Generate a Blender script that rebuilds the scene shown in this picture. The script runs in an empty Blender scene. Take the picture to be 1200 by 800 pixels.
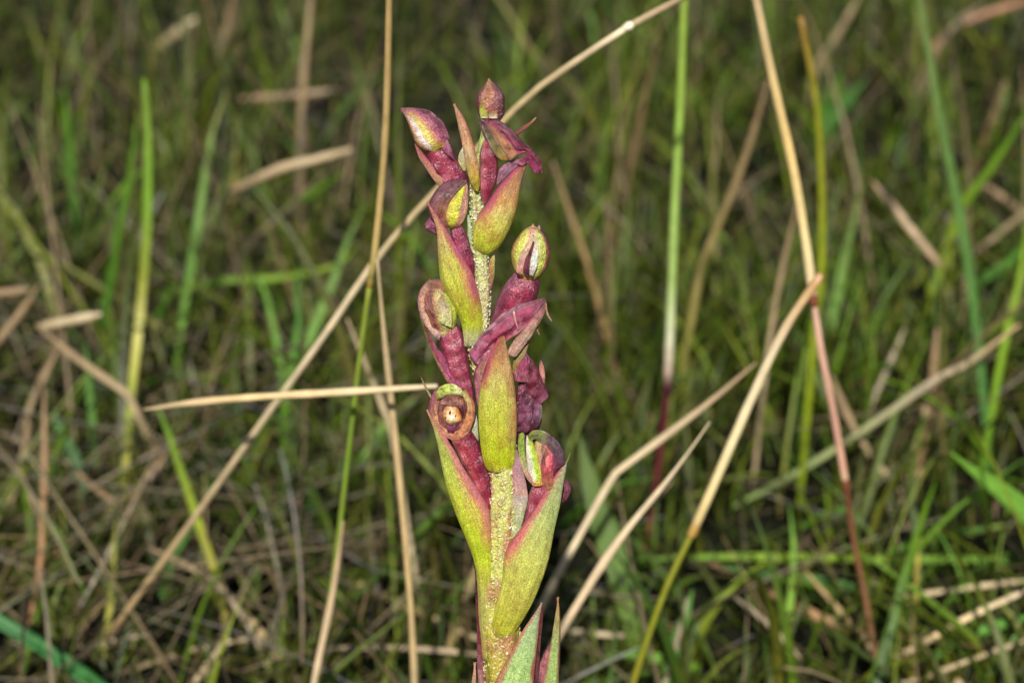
import bpy, math, random
import numpy as np
from mathutils import Vector, noise

# ------------------------------------------------------------------ camera, sky, sun, exposure
PITCH = math.radians(28.0)
H = 0.375                     # camera height, metres
FPX = 2020.0                  # focal length in pixels of a 1200 px wide frame
FOCUS = 0.36
scene = bpy.context.scene
COL = scene.collection
cam_data = bpy.data.cameras.new('camera')
cam_data.sensor_width = 36.0
cam_data.lens = FPX * 36.0 / 1200.0
cam_data.clip_start = 0.01
cam_data.clip_end = 1000.0
cam_data.dof.use_dof = True
cam_data.dof.focus_distance = FOCUS
cam_data.dof.aperture_fstop = (cam_data.lens / 1000.0) / 0.0046
cam = bpy.data.objects.new('camera', cam_data)
cam.location = (0, 0, H)
cam.rotation_euler = (math.pi / 2 - PITCH, 0, 0)
COL.objects.link(cam)
scene.camera = cam

SUN_EL, SUN_AZ = math.radians(43), math.radians(-176)   # azimuth from +Y, clockwise: behind the camera, a little to its left
world = bpy.data.worlds.new('World')
scene.world = world
world.use_nodes = True
wn = world.node_tree
sky = wn.nodes.new('ShaderNodeTexSky')
sky.sky_type = 'NISHITA'
sky.sun_disc = False
sky.sun_elevation = SUN_EL
sky.sun_rotation = SUN_AZ
wn.links.new(sky.outputs[0], wn.nodes['Background'].inputs[0])
wn.nodes['Background'].inputs[1].default_value = 0.05

sun_data = bpy.data.lights.new('sun', 'SUN')
sun_data.energy = 5.0
sun_data.angle = math.radians(1.5)
sun_data.color = (1.0, 0.965, 0.91)
sun = bpy.data.objects.new('sun', sun_data)
sd = Vector((math.sin(SUN_AZ) * math.cos(SUN_EL), math.cos(SUN_AZ) * math.cos(SUN_EL), math.sin(SUN_EL)))
sun.rotation_euler = sd.to_track_quat('Z', 'Y').to_euler()
sun.location = (0, 0, 3)
COL.objects.link(sun)

scene.view_settings.view_transform = 'Standard'
scene.view_settings.look = 'None'
scene.view_settings.gamma = 1.0
scene.view_settings.exposure = 0.35
scene.view_settings.use_curve_mapping = False
scene.render.engine = 'CYCLES'
scene.cycles.use_denoising = True
scene.cycles.max_bounces = 6
scene.cycles.diffuse_bounces = 2
scene.cycles.transparent_max_bounces = 4

rng = np.random.default_rng(7)
random.seed(7)

# ------------------------------------------------------------------ projection helpers
FWD = np.array([0, math.cos(PITCH), -math.sin(PITCH)])
UPV = np.array([0, math.sin(PITCH), math.cos(PITCH)])
EYE = np.array([0, 0, H])
S = FOCUS / FPX               # metres per photo pixel at the spike


def ray(px, py):
    return FWD + np.array([(px - 600.0) / FPX, 0, 0]) + UPV * ((400.0 - py) / FPX)


def at_y(px, py, y, zmin=0.004):
    r = ray(px, py)
    p = EYE + r * (y / r[1])
    if p[2] < zmin:
        p = EYE + r * ((zmin - H) / r[2])
    return p


def project(P):
    d = P - EYE
    dep = d @ FWD
    return 600 + FPX * d[..., 0] / dep, 400 - FPX * (d @ UPV) / dep, dep


LEAN = math.radians(17.0)     # the spike leans a little away from the viewer
SPV = np.array([0, math.sin(LEAN), math.cos(LEAN)])
SPN = np.array([0, -math.cos(LEAN), math.sin(LEAN)])
SPC = EYE + ray(580, 420) * FOCUS


def sp(px, py, w=0.0):
    r = ray(px, py)
    t = ((SPC - EYE) @ SPN) / (r @ SPN)
    return EYE + r * t + SPN * (w * S)


# ------------------------------------------------------------------ colour helpers
def lin(c):
    c = np.asarray(c, float) / 255.0
    return np.where(c <= 0.04045, c / 12.92, ((c + 0.055) / 1.055) ** 2.4)


def mixc(a, b, t):
    t = min(1.0, max(0.0, t))
    return np.asarray(a, float) * (1 - t) + np.asarray(b, float) * t


def grad(stops, t):
    if t <= stops[0][0]:
        return np.asarray(stops[0][1], float)
    for (t0, c0), (t1, c1) in zip(stops, stops[1:]):
        if t <= t1:
            return mixc(c0, c1, (t - t0) / (t1 - t0 + 1e-9))
    return np.asarray(stops[-1][1], float)


def sst(a, b, x):
    t = min(1.0, max(0.0, (x - a) / (b - a)))
    return t * t * (3 - 2 * t)


# ------------------------------------------------------------------ materials
def new_mat(name):
    m = bpy.data.materials.new(name)
    m.use_nodes = True
    nt = m.node_tree
    return m, nt, nt.nodes['Principled BSDF'], nt.nodes['Material Output']


def N(nt, kind, **inp):
    n = nt.nodes.new(kind)
    for k, v in inp.items():
        n.inputs[k].default_value = v
    return n


def tissue(name, vein, vein_col, cell_scale, bump, rough, sss, vein_freq=(26, 3.0), mottled=0.5, spec=0.5, trans=0.0, cell_bump=1.0, speck=0.3):
    """plant tissue: painted-in colour of the piece, long veins, small cells that glisten"""
    m, nt, b, out = new_mat(name)
    lk = nt.links.new
    att = N(nt, 'ShaderNodeAttribute'); att.attribute_name = 'col'
    uv = nt.nodes.new('ShaderNodeUVMap'); uv.uv_map = 'uv'
    mp = nt.nodes.new('ShaderNodeMapping'); mp.inputs['Scale'].default_value = (vein_freq[1], vein_freq[0], 1)
    lk(uv.outputs[0], mp.inputs[0])
    vn = N(nt, 'ShaderNodeTexNoise', Scale=1.0, Detail=4.0, Roughness=0.65, Distortion=0.5)
    lk(mp.outputs[0], vn.inputs['Vector'])
    r1 = nt.nodes.new('ShaderNodeMapRange')
    r1.inputs['From Min'].default_value = 0.45; r1.inputs['From Max'].default_value = 0.72
    r1.inputs['To Max'].default_value = vein
    lk(vn.outputs['Fac'], r1.inputs['Value'])
    geo = nt.nodes.new('ShaderNodeNewGeometry')
    big = N(nt, 'ShaderNodeTexNoise', Scale=700.0, Detail=5.0, Roughness=0.7)
    lk(geo.outputs['Position'], big.inputs['Vector'])
    mx1 = nt.nodes.new('ShaderNodeMix'); mx1.data_type = 'RGBA'
    lk(r1.outputs[0], mx1.inputs['Factor'])
    lk(att.outputs['Color'], mx1.inputs['A'])
    mx1.inputs['B'].default_value = (*lin(vein_col), 1)
    r2 = nt.nodes.new('ShaderNodeMapRange')
    r2.inputs['From Min'].default_value = 0.3; r2.inputs['From Max'].default_value = 0.7
    r2.inputs['To Min'].default_value = 1.0 - mottled; r2.inputs['To Max'].default_value = 1.0 + mottled * 0.8
    lk(big.outputs['Fac'], r2.inputs['Value'])
    mul = nt.nodes.new('ShaderNodeVectorMath'); mul.operation = 'SCALE'
    spk = N(nt, 'ShaderNodeTexNoise', Scale=3600.0, Detail=2.0, Roughness=0.6)
    lk(geo.outputs['Position'], spk.inputs['Vector'])
    r3 = nt.nodes.new('ShaderNodeMapRange')
    r3.inputs['From Min'].default_value = 0.32; r3.inputs['From Max'].default_value = 0.68
    r3.inputs['To Min'].default_value = 1.0 - speck; r3.inputs['To Max'].default_value = 1.0 + speck * 1.3
    lk(spk.outputs['Fac'], r3.inputs['Value'])
    m3 = nt.nodes.new('ShaderNodeMath'); m3.operation = 'MULTIPLY'
    lk(r2.outputs[0], m3.inputs[0]); lk(r3.outputs[0], m3.inputs[1])
    lk(mx1.outputs['Result'], mul.inputs[0]); lk(m3.outputs[0], mul.inputs['Scale'])
    lk(mul.outputs[0], b.inputs['Base Color'])
    vor = N(nt, 'ShaderNodeTexVoronoi', Scale=cell_scale); vor.feature = 'SMOOTH_F1'
    lk(geo.outputs['Position'], vor.inputs['Vector'])
    add = nt.nodes.new('ShaderNodeMath'); add.operation = 'MULTIPLY_ADD'
    add.inputs[1].default_value = -0.7 * cell_bump
    lk(vor.outputs['Distance'], add.inputs[0]); lk(vn.outputs['Fac'], add.inputs[2])
    bm = N(nt, 'ShaderNodeBump', Strength=bump, Distance=0.00035)
    lk(add.outputs[0], bm.inputs['Height'])
    lk(bm.outputs[0], b.inputs['Normal'])
    rr = nt.nodes.new('ShaderNodeMapRange')
    rr.inputs['To Min'].default_value = rough - 0.12; rr.inputs['To Max'].default_value = rough + 0.18
    lk(big.outputs['Fac'], rr.inputs['Value']); lk(rr.outputs[0], b.inputs['Roughness'])
    b.inputs['Specular IOR Level'].default_value = spec
    if sss:
        b.inputs['Subsurface Weight'].default_value = sss
        b.inputs['Subsurface Radius'].default_value = (1.0, 0.5, 0.2)
        b.inputs['Subsurface Scale'].default_value = 0.0008
    if trans:
        tr = nt.nodes.new('ShaderNodeBsdfTranslucent')
        lk(mul.outputs[0], tr.inputs['Color'])
        ms = nt.nodes.new('ShaderNodeMixShader'); ms.inputs[0].default_value = trans
        lk(b.outputs[0], ms.inputs[1]); lk(tr.outputs[0], ms.inputs[2]); lk(ms.outputs[0], out.inputs[0])
    return m


M_BRACT = tissue('bract_tissue', 0.62, (158, 92, 66), 3400, 0.85, 0.32, 0.0, (70, 1.6), 0.26, 0.6, 0.15, 0.6, 0.4)
M_GREEN = tissue('green_bract_tissue', 0.35, (120, 96, 60), 3000, 0.95, 0.34, 0.0, (60, 1.4), 0.3, 0.55, 0.15, 0.8, 0.34)
M_FLOWER = tissue('flower_tissue', 0.75, (66, 12, 40), 2400, 0.95, 0.27, 0.0, (34, 0.9), 0.66, 0.8, 0.14, 0.5, 0.26)
M_OVARY = tissue('ovary_tissue', 0.6, (58, 10, 28), 2300, 0.8, 0.28, 0.0, (22, 0.9), 0.66, 0.7, 0.0, 0.7, 0.28)
M_BUD = tissue('bud_tissue', 0.5, (120, 50, 62), 3000, 1.0, 0.28, 0.0, (26, 1.2), 0.5, 0.7, 0.0, 0.9, 0.36)
M_STEM = tissue('stem_tissue', 0.25, (186, 130, 90), 1900, 0.8, 0.34, 0.0, (10, 20.0), 0.35, 0.6, 0.0, 1.3)
M_SCURF = tissue('scurf_tissue', 0.15, (200, 140, 120), 2600, 0.4, 0.3, 0.0, (6, 6), 0.25, 0.7, 0.15)


def blade_mat(name, streak, rough, trans, freq=(9, 2.5), dry=False):
    m, nt, b, out = new_mat(name)
    lk = nt.links.new
    att = N(nt, 'ShaderNodeAttribute'); att.attribute_name = 'col'
    uv = nt.nodes.new('ShaderNodeUVMap'); uv.uv_map = 'uv'
    mp = nt.nodes.new('ShaderNodeMapping'); mp.inputs['Scale'].default_value = (freq[1], freq[0], 1)
    lk(uv.outputs[0], mp.inputs[0])
    vn = N(nt, 'ShaderNodeTexNoise', Scale=1.0, Detail=4.0, Roughness=0.7)
    lk(mp.outputs[0], vn.inputs['Vector'])
    geo = nt.nodes.new('ShaderNodeNewGeometry')
    pn = N(nt, 'ShaderNodeTexNoise', Scale=160.0, Detail=4.0, Roughness=0.7)
    lk(geo.outputs['Position'], pn.inputs['Vector'])
    sm = nt.nodes.new('ShaderNodeMath'); sm.operation = 'ADD'
    lk(vn.outputs['Fac'], sm.inputs[0]); lk(pn.outputs['Fac'], sm.inputs[1])
    r = nt.nodes.new('ShaderNodeMapRange')
    r.inputs['From Min'].default_value = 0.65; r.inputs['From Max'].default_value = 1.35
    r.inputs['To Min'].default_value = 1 - streak; r.inputs['To Max'].default_value = 1 + streak
    lk(sm.outputs[0], r.inputs['Value'])
    mul = nt.nodes.new('ShaderNodeVectorMath'); mul.operation = 'SCALE'
    lk(att.outputs['Color'], mul.inputs[0]); lk(r.outputs[0], mul.inputs['Scale'])
    lk(mul.outputs[0], b.inputs['Base Color'])
    bm = N(nt, 'ShaderNodeBump', Strength=0.5, Distance=0.0004)
    lk(vn.outputs['Fac'], bm.inputs['Height']); lk(bm.outputs[0], b.inputs['Normal'])
    b.inputs['Roughness'].default_value = rough
    b.inputs['Specular IOR Level'].default_value = 0.35
    if trans:
        tr = nt.nodes.new('ShaderNodeBsdfTranslucent')
        lk(mul.outputs[0], tr.inputs['Color'])
        ms = nt.nodes.new('ShaderNodeMixShader'); ms.inputs[0].default_value = trans
        lk(b.outputs[0], ms.inputs[1]); lk(tr.outputs[0], ms.inputs[2]); lk(ms.outputs[0], out.inputs[0])
    return m


M_BLADE = blade_mat('grass_blade', 0.35, 0.42, 0.30)
M_DRY = blade_mat('dry_stalk', 0.32, 0.55, 0.0)
M_CULM = blade_mat('green_culm', 0.25, 0.38, 0.0)
M_TURF = blade_mat('turf_blade', 0.25, 0.45, 0.18)
M_STRAW = blade_mat('turf_straw', 0.3, 0.6, 0.12)


def ground_mat():
    m, nt, b, out = new_mat('soil')
    lk = nt.links.new
    geo = nt.nodes.new('ShaderNodeNewGeometry')
    n1 = N(nt, 'ShaderNodeTexNoise', Scale=14.0, Detail=8.0, Roughness=0.7)
    n2 = N(nt, 'ShaderNodeTexNoise', Scale=260.0, Detail=6.0, Roughness=0.75)
    lk(geo.outputs['Position'], n1.inputs['Vector']); lk(geo.outputs['Position'], n2.inputs['Vector'])
    cr = nt.nodes.new('ShaderNodeValToRGB')
    cr.color_ramp.elements[0].position = 0.35; cr.color_ramp.elements[0].color = (0.012, 0.009, 0.006, 1)
    cr.color_ramp.elements[1].position = 0.68; cr.color_ramp.elements[1].color = (0.028, 0.023, 0.012, 1)
    e = cr.color_ramp.elements.new(0.52); e.color = (0.015, 0.017, 0.007, 1)
    ad = nt.nodes.new('ShaderNodeMath'); ad.operation = 'MULTIPLY_ADD'; ad.inputs[1].default_value = 0.5
    lk(n1.outputs['Fac'], ad.inputs[0])
    hf = nt.nodes.new('ShaderNodeMath'); hf.operation = 'MULTIPLY'; hf.inputs[1].default_value = 0.5
    lk(n2.outputs['Fac'], hf.inputs[0]); lk(hf.outputs[0], ad.inputs[2])
    lk(ad.outputs[0], cr.inputs[0]); lk(cr.outputs[0], b.inputs['Base Color'])
    bm = N(nt, 'ShaderNodeBump', Strength=0.9, Distance=0.006)
    lk(n2.outputs['Fac'], bm.inputs['Height']); lk(bm.outputs[0], b.inputs['Normal'])
    b.inputs['Roughness'].default_value = 0.95
    b.inputs['Specular IOR Level'].default_value = 0.15
    return m


M_SOIL = ground_mat()


# ------------------------------------------------------------------ mesh helpers
def mesh_obj(name, V, F, cols, uvs, mat, parent=None, smooth=True, origin=(0, 0, 0)):
    me = bpy.data.meshes.new(name)
    V = np.asarray(V, float) - np.asarray(origin, float)
    F = np.asarray(F)
    if F.ndim == 2:
        nf, k = F.shape
        me.vertices.add(len(V)); me.vertices.foreach_set('co', V.ravel())
        me.loops.add(nf * k); me.loops.foreach_set('vertex_index', F.ravel().astype(np.int32))
        me.polygons.add(nf)
        me.polygons.foreach_set('loop_start', np.arange(0, nf * k, k, dtype=np.int32))
        me.polygons.foreach_set('loop_total', np.full(nf, k, np.int32))
        me.update(calc_edges=True); me.validate()
    if cols is not None:
        a = me.color_attributes.new('col', 'FLOAT_COLOR', 'POINT')
        c = np.ones((len(V), 4)); c[:, :3] = cols
        a.data.foreach_set('color', c.ravel())
    if uvs is not None and len(me.loops) == F.size:
        u = me.uv_layers.new(name='uv')
        u.data.foreach_set('uv', np.asarray(uvs)[F.ravel()].ravel())
    if smooth:
        me.polygons.foreach_set('use_smooth', np.ones(len(me.polygons), bool))
    me.materials.append(mat)
    o = bpy.data.objects.new(name, me)
    COL.objects.link(o)
    if parent is not None:
        o.parent = parent
    else:
        o.location = origin
    return o


def tag(o, label, cat=None, group=None, kind=None):
    o['label'] = label
    if cat: o['category'] = cat
    if group: o['group'] = group
    if kind: o['kind'] = kind
    return o


def resample(pts, n):
    """smooth curve through the points, n samples evenly spaced along it"""
    P = np.asarray(pts, float)
    if len(P) == 2:
        t = np.linspace(0, 1, n)[:, None]
        return P[0] * (1 - t) + P[1] * t
    Q = np.vstack([2 * P[0] - P[1], P, 2 * P[-1] - P[-2]])
    out = []
    for i in range(1, len(Q) - 2):
        p0, p1, p2, p3 = Q[i - 1], Q[i], Q[i + 1], Q[i + 2]
        for t in np.linspace(0, 1, 12, endpoint=False):
            out.append(0.5 * ((2 * p1) + (-p0 + p2) * t + (2 * p0 - 5 * p1 + 4 * p2 - p3) * t * t + (-p0 + 3 * p1 - 3 * p2 + p3) * t ** 3))
    out.append(P[-1])
    out = np.array(out)
    d = np.r_[0, np.cumsum(np.linalg.norm(np.diff(out, axis=0), axis=1))]
    q = np.linspace(0, d[-1], n)
    return np.stack([np.interp(q, d, out[:, k]) for k in range(out.shape[1])], 1)


# ------------------------------------------------------------------ the setting: ground
def build_ground():
    g = np.concatenate([-np.geomspace(200, 2.2, 14), np.linspace(-2.0, 2.0, 101), np.geomspace(2.2, 200, 14)])
    X, Y = np.meshgrid(g, g + 0.6)
    Z = np.zeros_like(X)
    for i in range(X.shape[0]):
        for j in range(X.shape[1]):
            if abs(X[i, j]) < 3 and abs(Y[i, j]) < 3.5:
                Z[i, j] = 0.010 * (noise.noise((X[i, j] * 9, Y[i, j] * 9, 0)) - 0.6)
    n = len(g)
    V = np.stack([X, Y, Z], -1).reshape(-1, 3)
    idx = np.arange(n * n).reshape(n, n)
    F = np.stack([idx[:-1, :-1], idx[:-1, 1:], idx[1:, 1:], idx[1:, :-1]], -1).reshape(-1, 4)
    o = mesh_obj('ground', V, F, None, None, M_SOIL)
    tag(o, 'dark soil of the meadow under the grass', 'ground', None, 'structure')


build_ground()


# ------------------------------------------------------------------ turf: the grass nobody could count
def in_frame(P, m=60):
    x, y, d = project(P)
    return (x > -m) & (x < 1200 + m) & (y > -m) & (y < 800 + m), d


def ribbons(name, root, azim, length, lean0, curl, width, cols_root, cols_tip, mat, label, seg=6, fold=0.25, near=0.0, taper=1.0, three=False):
    """many blades in one mesh. lean0: angle from vertical at the root, curl: added over the length"""
    n = len(root)
    t = np.linspace(0, 1, seg + 1)
    ang = lean0[:, None] + curl[:, None] * t[None, :] ** 1.5
    ds = length[:, None] / seg
    dx = np.sin(ang) * ds; dz = np.cos(ang) * ds
    hor = np.concatenate([np.zeros((n, 1)), np.cumsum(dx[:, :-1], 1)], 1)
    ver = np.concatenate([np.zeros((n, 1)), np.cumsum(dz[:, :-1], 1)], 1)
    wob = (rng.random((n, 1)) - 0.5) * 0.25 * t[None, :] ** 2 * length[:, None]
    ca, sa = np.cos(azim)[:, None], np.sin(azim)[:, None]
    P = np.stack([root[:, 0:1] + hor * ca - wob * sa, root[:, 1:2] + hor * sa + wob * ca, np.maximum(root[:, 2:3] + ver, 0.002)], -1)
    if near:
        fr, d = in_frame(P.reshape(-1, 3))
        fr = fr.reshape(n, -1); d = d.reshape(n, -1)
        keep = ~((fr & (d < near)).any(1))
        P, azim, width, cols_root, cols_tip, ang = P[keep], azim[keep], width[keep], cols_root[keep], cols_tip[keep], ang[keep]
        n = len(P)
        ca, sa = np.cos(azim)[:, None], np.sin(azim)[:, None]
    tw = azim + (rng.random(n) - 0.5) * 1.6
    side = np.stack([-np.sin(tw), np.cos(tw), np.zeros(n)], -1)[:, None, :]
    prof = (np.clip(t * 6 + 0.45, 0, 1) * (1 - t ** 2.2 * taper))[None, :, None]
    hw = width[:, None, None] * 0.5 * prof + 0.00008
    if three:
        nrm = np.stack([-np.cos(ang) * np.cos(azim)[:, None], -np.cos(ang) * np.sin(azim)[:, None], np.sin(ang)], -1)
        mid = P - nrm * hw * fold * 2
        V = np.stack([P - side * hw, mid, P + side * hw], 2)
        k = 3
    else:
        V = np.stack([P - side * hw, P + side * hw], 2)
        k = 2
    C = cols_root[:, None, :] * (1 - t[None, :, None]) + cols_tip[:, None, :] * t[None, :, None]
    C = np.repeat(C[:, :, None, :], k, 2)
    UV = np.stack(np.broadcast_arrays((t * 1.0)[None, :, None] + rng.random((n, 1, 1)) * 50, np.linspace(0, 1, k)[None, None, :] * 0.6 + rng.random((n, 1, 1)) * 40), -1)
    idx = np.arange(n * (seg + 1) * k).reshape(n, seg + 1, k)
    F = np.stack([idx[:, :-1, :-1], idx[:, :-1, 1:], idx[:, 1:, 1:], idx[:, 1:, :-1]], -1).reshape(-1, 4)
    o = mesh_obj(name, V.reshape(-1, 3), F, C.reshape(-1, 3), UV.reshape(-1, 2), mat, smooth=True)
    tag(o, label, 'grass', None, 'stuff')
    return o


def pal(colors, n, var=0.22, k=1.0):
    """random picks from sRGB colours, brightness varied, in linear"""
    c = lin(np.array(colors, float)[rng.integers(0, len(colors), n)]) * k
    return np.minimum(c * (0.61, 0.57, 0.56) * np.exp(np.minimum(rng.normal(0, 0.25 + var, (n, 1)), 0.55)), 0.3)


def roots_in(n, x0, x1, y0, y1, clump=0.0, gap=0.0):
    R = np.stack([rng.uniform(x0, x1, n), rng.uniform(y0, y1, n), np.zeros(n)], -1)
    if clump:
        keep = np.array([noise.noise((x * 7.0, y * 7.0, 3.3)) > rng.uniform(-clump, clump) - 0.1 for x, y, _ in R])
        R = R[keep]
    if gap:      # bare patches a few centimetres across
        keep = np.array([noise.noise((x * 17.0, y * 13.0, 8.1)) + 0.5 * noise.noise((x * 40.0, y * 34.0, 1.1)) > rng.normal(gap, 0.12) for x, y, _ in R])
        R = R[keep]
    return R


def ndist(n, a, b): return np.clip(rng.normal(a, b, n), a - 2.2 * b, a + 2.2 * b)


GREENS = [(88, 116, 24), (96, 126, 24), (76, 108, 28), (114, 130, 28), (68, 100, 26), (124, 136, 38)]
OLIVES = [(116, 116, 44), (104, 104, 36), (134, 124, 58), (90, 96, 30)]
TANS = [(150, 130, 94), (134, 114, 80), (168, 150, 112), (118, 100, 70), (142, 126, 100), (104, 88, 62)]
BROWNS = [(88, 62, 42), (74, 54, 38), (104, 74, 50), (62, 48, 36)]

# fine upright blades
R = roots_in(15000, -0.8, 0.8, 0.56, 2.1, 0.6, 0.08); n = len(R)
L_ = ndist(n, 0.095, 0.035) + 0.06 * np.clip(R[:, 1] - 0.8, 0, 1)
ribbons('grass', R, rng.uniform(0, 2 * math.pi, n), L_, np.abs(rng.normal(0.3, 0.3, n)), rng.uniform(0.1, 2.0, n),
        0.0009 + 0.0030 * rng.random(n) ** 2.2, pal(OLIVES + GREENS, n, k=0.7), pal(GREENS, n, 0.35, k=0.9), M_TURF,
        'green meadow grass standing behind the orchid', near=0.50, three=True)
# thin curled dead leaves and fine straw near the soil
R = np.vstack([roots_in(17000, -0.75, 0.75, 0.40, 1.7, 0.8, 0.08), roots_in(4000, -0.75, 0.75, -0.1, 0.40, 0.8)]); n = len(R)
R[:, 2] = np.abs(rng.normal(0.003, 0.007, n))
ribbons('curled_straw', R, rng.uniform(0, 2 * math.pi, n), ndist(n, 0.036, 0.012), np.abs(rng.normal(0.9, 0.4, n)), rng.uniform(0.4, 2.2, n),
        0.0005 + 0.0012 * rng.random(n) ** 2, pal(TANS + BROWNS + OLIVES, n, k=0.5), pal(TANS + OLIVES + [(164, 154, 126)], n, 0.4, k=0.75), M_STRAW,
        'fine curled dead leaves matted between the blades', seg=6, near=0.47, taper=0.5)
# short undergrowth close to the soil
R = np.vstack([roots_in(17000, -0.7, 0.7, 0.36, 1.6, 0.7, -0.05), roots_in(6000, -0.7, 0.7, -0.1, 0.36, 0.7), roots_in(9000, -0.08, 0.42, 0.42, 0.85, 0.9), roots_in(5000, -0.35, 0.1, 0.42, 0.8, 0.9)]); n = len(R)
ribbons('undergrowth', R, rng.uniform(0, 2 * math.pi, n), ndist(n, 0.030, 0.010), np.abs(rng.normal(0.5, 0.35, n)), rng.uniform(0.2, 1.4, n),
        rng.uniform(0.0008, 0.0024, n), pal(OLIVES + GREENS, n, k=0.6), pal(GREENS + OLIVES[:2], n, 0.35, k=0.85), M_TURF,
        'short mossy green undergrowth close to the soil', seg=4, near=0.46)
# longer soft blades between the straws, thicker to the right
R = np.vstack([roots_in(8000, -0.6, 0.6, 0.40, 1.2, 0.5, -0.1), roots_in(1500, 0.0, 0.35, 0.44, 0.75, 0.4, -0.15)])
R = R[rng.random(len(R)) < np.clip(0.5 + 2.2 * (R[:, 0] + 0.08), 0.42, 1.0)]; n = len(R)
ribbons('soft_grass', R, rng.uniform(0, 2 * math.pi, n), ndist(n, 0.070, 0.022), np.abs(rng.normal(0.5, 0.35, n)), rng.uniform(0.3, 1.6, n),
        0.0011 + 0.0028 * rng.random(n) ** 2.2, pal(GREENS + OLIVES[:2], n, k=0.9), pal(GREENS + [(104, 150, 26), (120, 156, 36), (84, 134, 34)], n, 0.3, k=1.15), M_TURF,
        'soft green grass arching between the dead straws', seg=6, near=0.47, three=True)
# standing and leaning dead stems
R = roots_in(1500, -0.75, 0.75, 0.56, 1.9); n = len(R)
ribbons('dead_grass', R, rng.uniform(0, 2 * math.pi, n), ndist(n, 0.12, 0.04), np.abs(rng.normal(0.7, 0.4, n)), rng.uniform(-0.3, 0.9, n),
        rng.uniform(0.0008, 0.0019, n), pal(TANS + BROWNS[:2], n), pal(TANS + [(196, 178, 140)], n, k=1.2), M_STRAW,
        'dead tan grass standing among the green blades', near=0.50, taper=0.8)
# litter of straw lying on the ground, thicker to the left
R = roots_in(19000, -0.75, 0.75, 0.38, 1.7)
R = R[rng.random(len(R)) < 0.12 + 0.5 * (R[:, 0] < -0.02) * (R[:, 1] < 0.8)]; n = len(R)
R[:, 2] = np.abs(rng.normal(0.010, 0.014, n))
ribbons('straw_litter', R, rng.uniform(0, 2 * math.pi, n), ndist(n, 0.075, 0.025), rng.normal(1.38, 0.2, n), rng.uniform(-0.2, 0.5, n),
        0.0005 + 0.0010 * rng.random(n) ** 2, pal(TANS + [(140, 132, 112), (150, 144, 124)], n, 0.35), pal(TANS + [(182, 172, 146), (172, 164, 142)], n, 0.3, k=1.15), M_STRAW,
        'matted dead straw lying on the soil', near=0.47, taper=0.7)
# the meadow beyond and around
R = roots_in(26000, -3.2, 3.2, -1.2, 5.5, 0.4)
R = R[~((np.abs(R[:, 0]) < 0.72) & (R[:, 1] > 0.3) & (R[:, 1] < 1.85)) & ~((np.abs(R[:, 0]) < 0.3) & (np.abs(R[:, 1]) < 0.35))]; n = len(R)
ribbons('meadow_grass', R, rng.uniform(0, 2 * math.pi, n), ndist(n, 0.17, 0.045), np.abs(rng.normal(0.15, 0.2, n)), rng.uniform(0.1, 1.0, n),
        rng.uniform(0.003, 0.008, n), pal(OLIVES + TANS[:3] + BROWNS[:1], n, k=0.7), pal(GREENS + OLIVES + TANS[:1], n, 0.3, k=0.8), M_TURF,
        'taller meadow grass farther off, green mixed with tan', seg=4, near=0.50)


# ------------------------------------------------------------------ single stalks and blades one can point to
def world_path(pts, y0, y1, root, n, over=0.0):
    """photo points on a sloping sheet of world Y from y0 (first) to y1 (last); carried on to the soil when rooted"""
    P2 = resample(pts, n)
    d = np.r_[0, np.cumsum(np.linalg.norm(np.diff(P2, axis=0), axis=1))]; d /= d[-1]
    W = np.array([at_y(px, py, y0 + (y1 - y0) * t) for (px, py), t in zip(P2, d)])
    if root and W[-1, 2] > 0.012:
        tan = W[-1] - W[-3]; tan /= np.linalg.norm(tan)
        tan = tan * 0.6 + np.array([0, 0, -1.0]); tan /= np.linalg.norm(tan)
        if tan[2] > -0.3: tan[2] = -0.3
        k = -(W[-1, 2] + 0.004) / tan[2]
        extra = np.array([W[-1] + tan * k * s for s in np.linspace(0.25, 1, 4)])
        W = np.vstack([W, extra])
    return W


def frames(W):
    T = np.gradient(W, axis=0); T /= np.linalg.norm(T, axis=1)[:, None]
    view = EYE - W; view /= np.linalg.norm(view, axis=1)[:, None]
    A = np.cross(T, view); A /= np.linalg.norm(A, axis=1)[:, None] + 1e-9
    B = np.cross(A, T)
    return T, A, B


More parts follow.
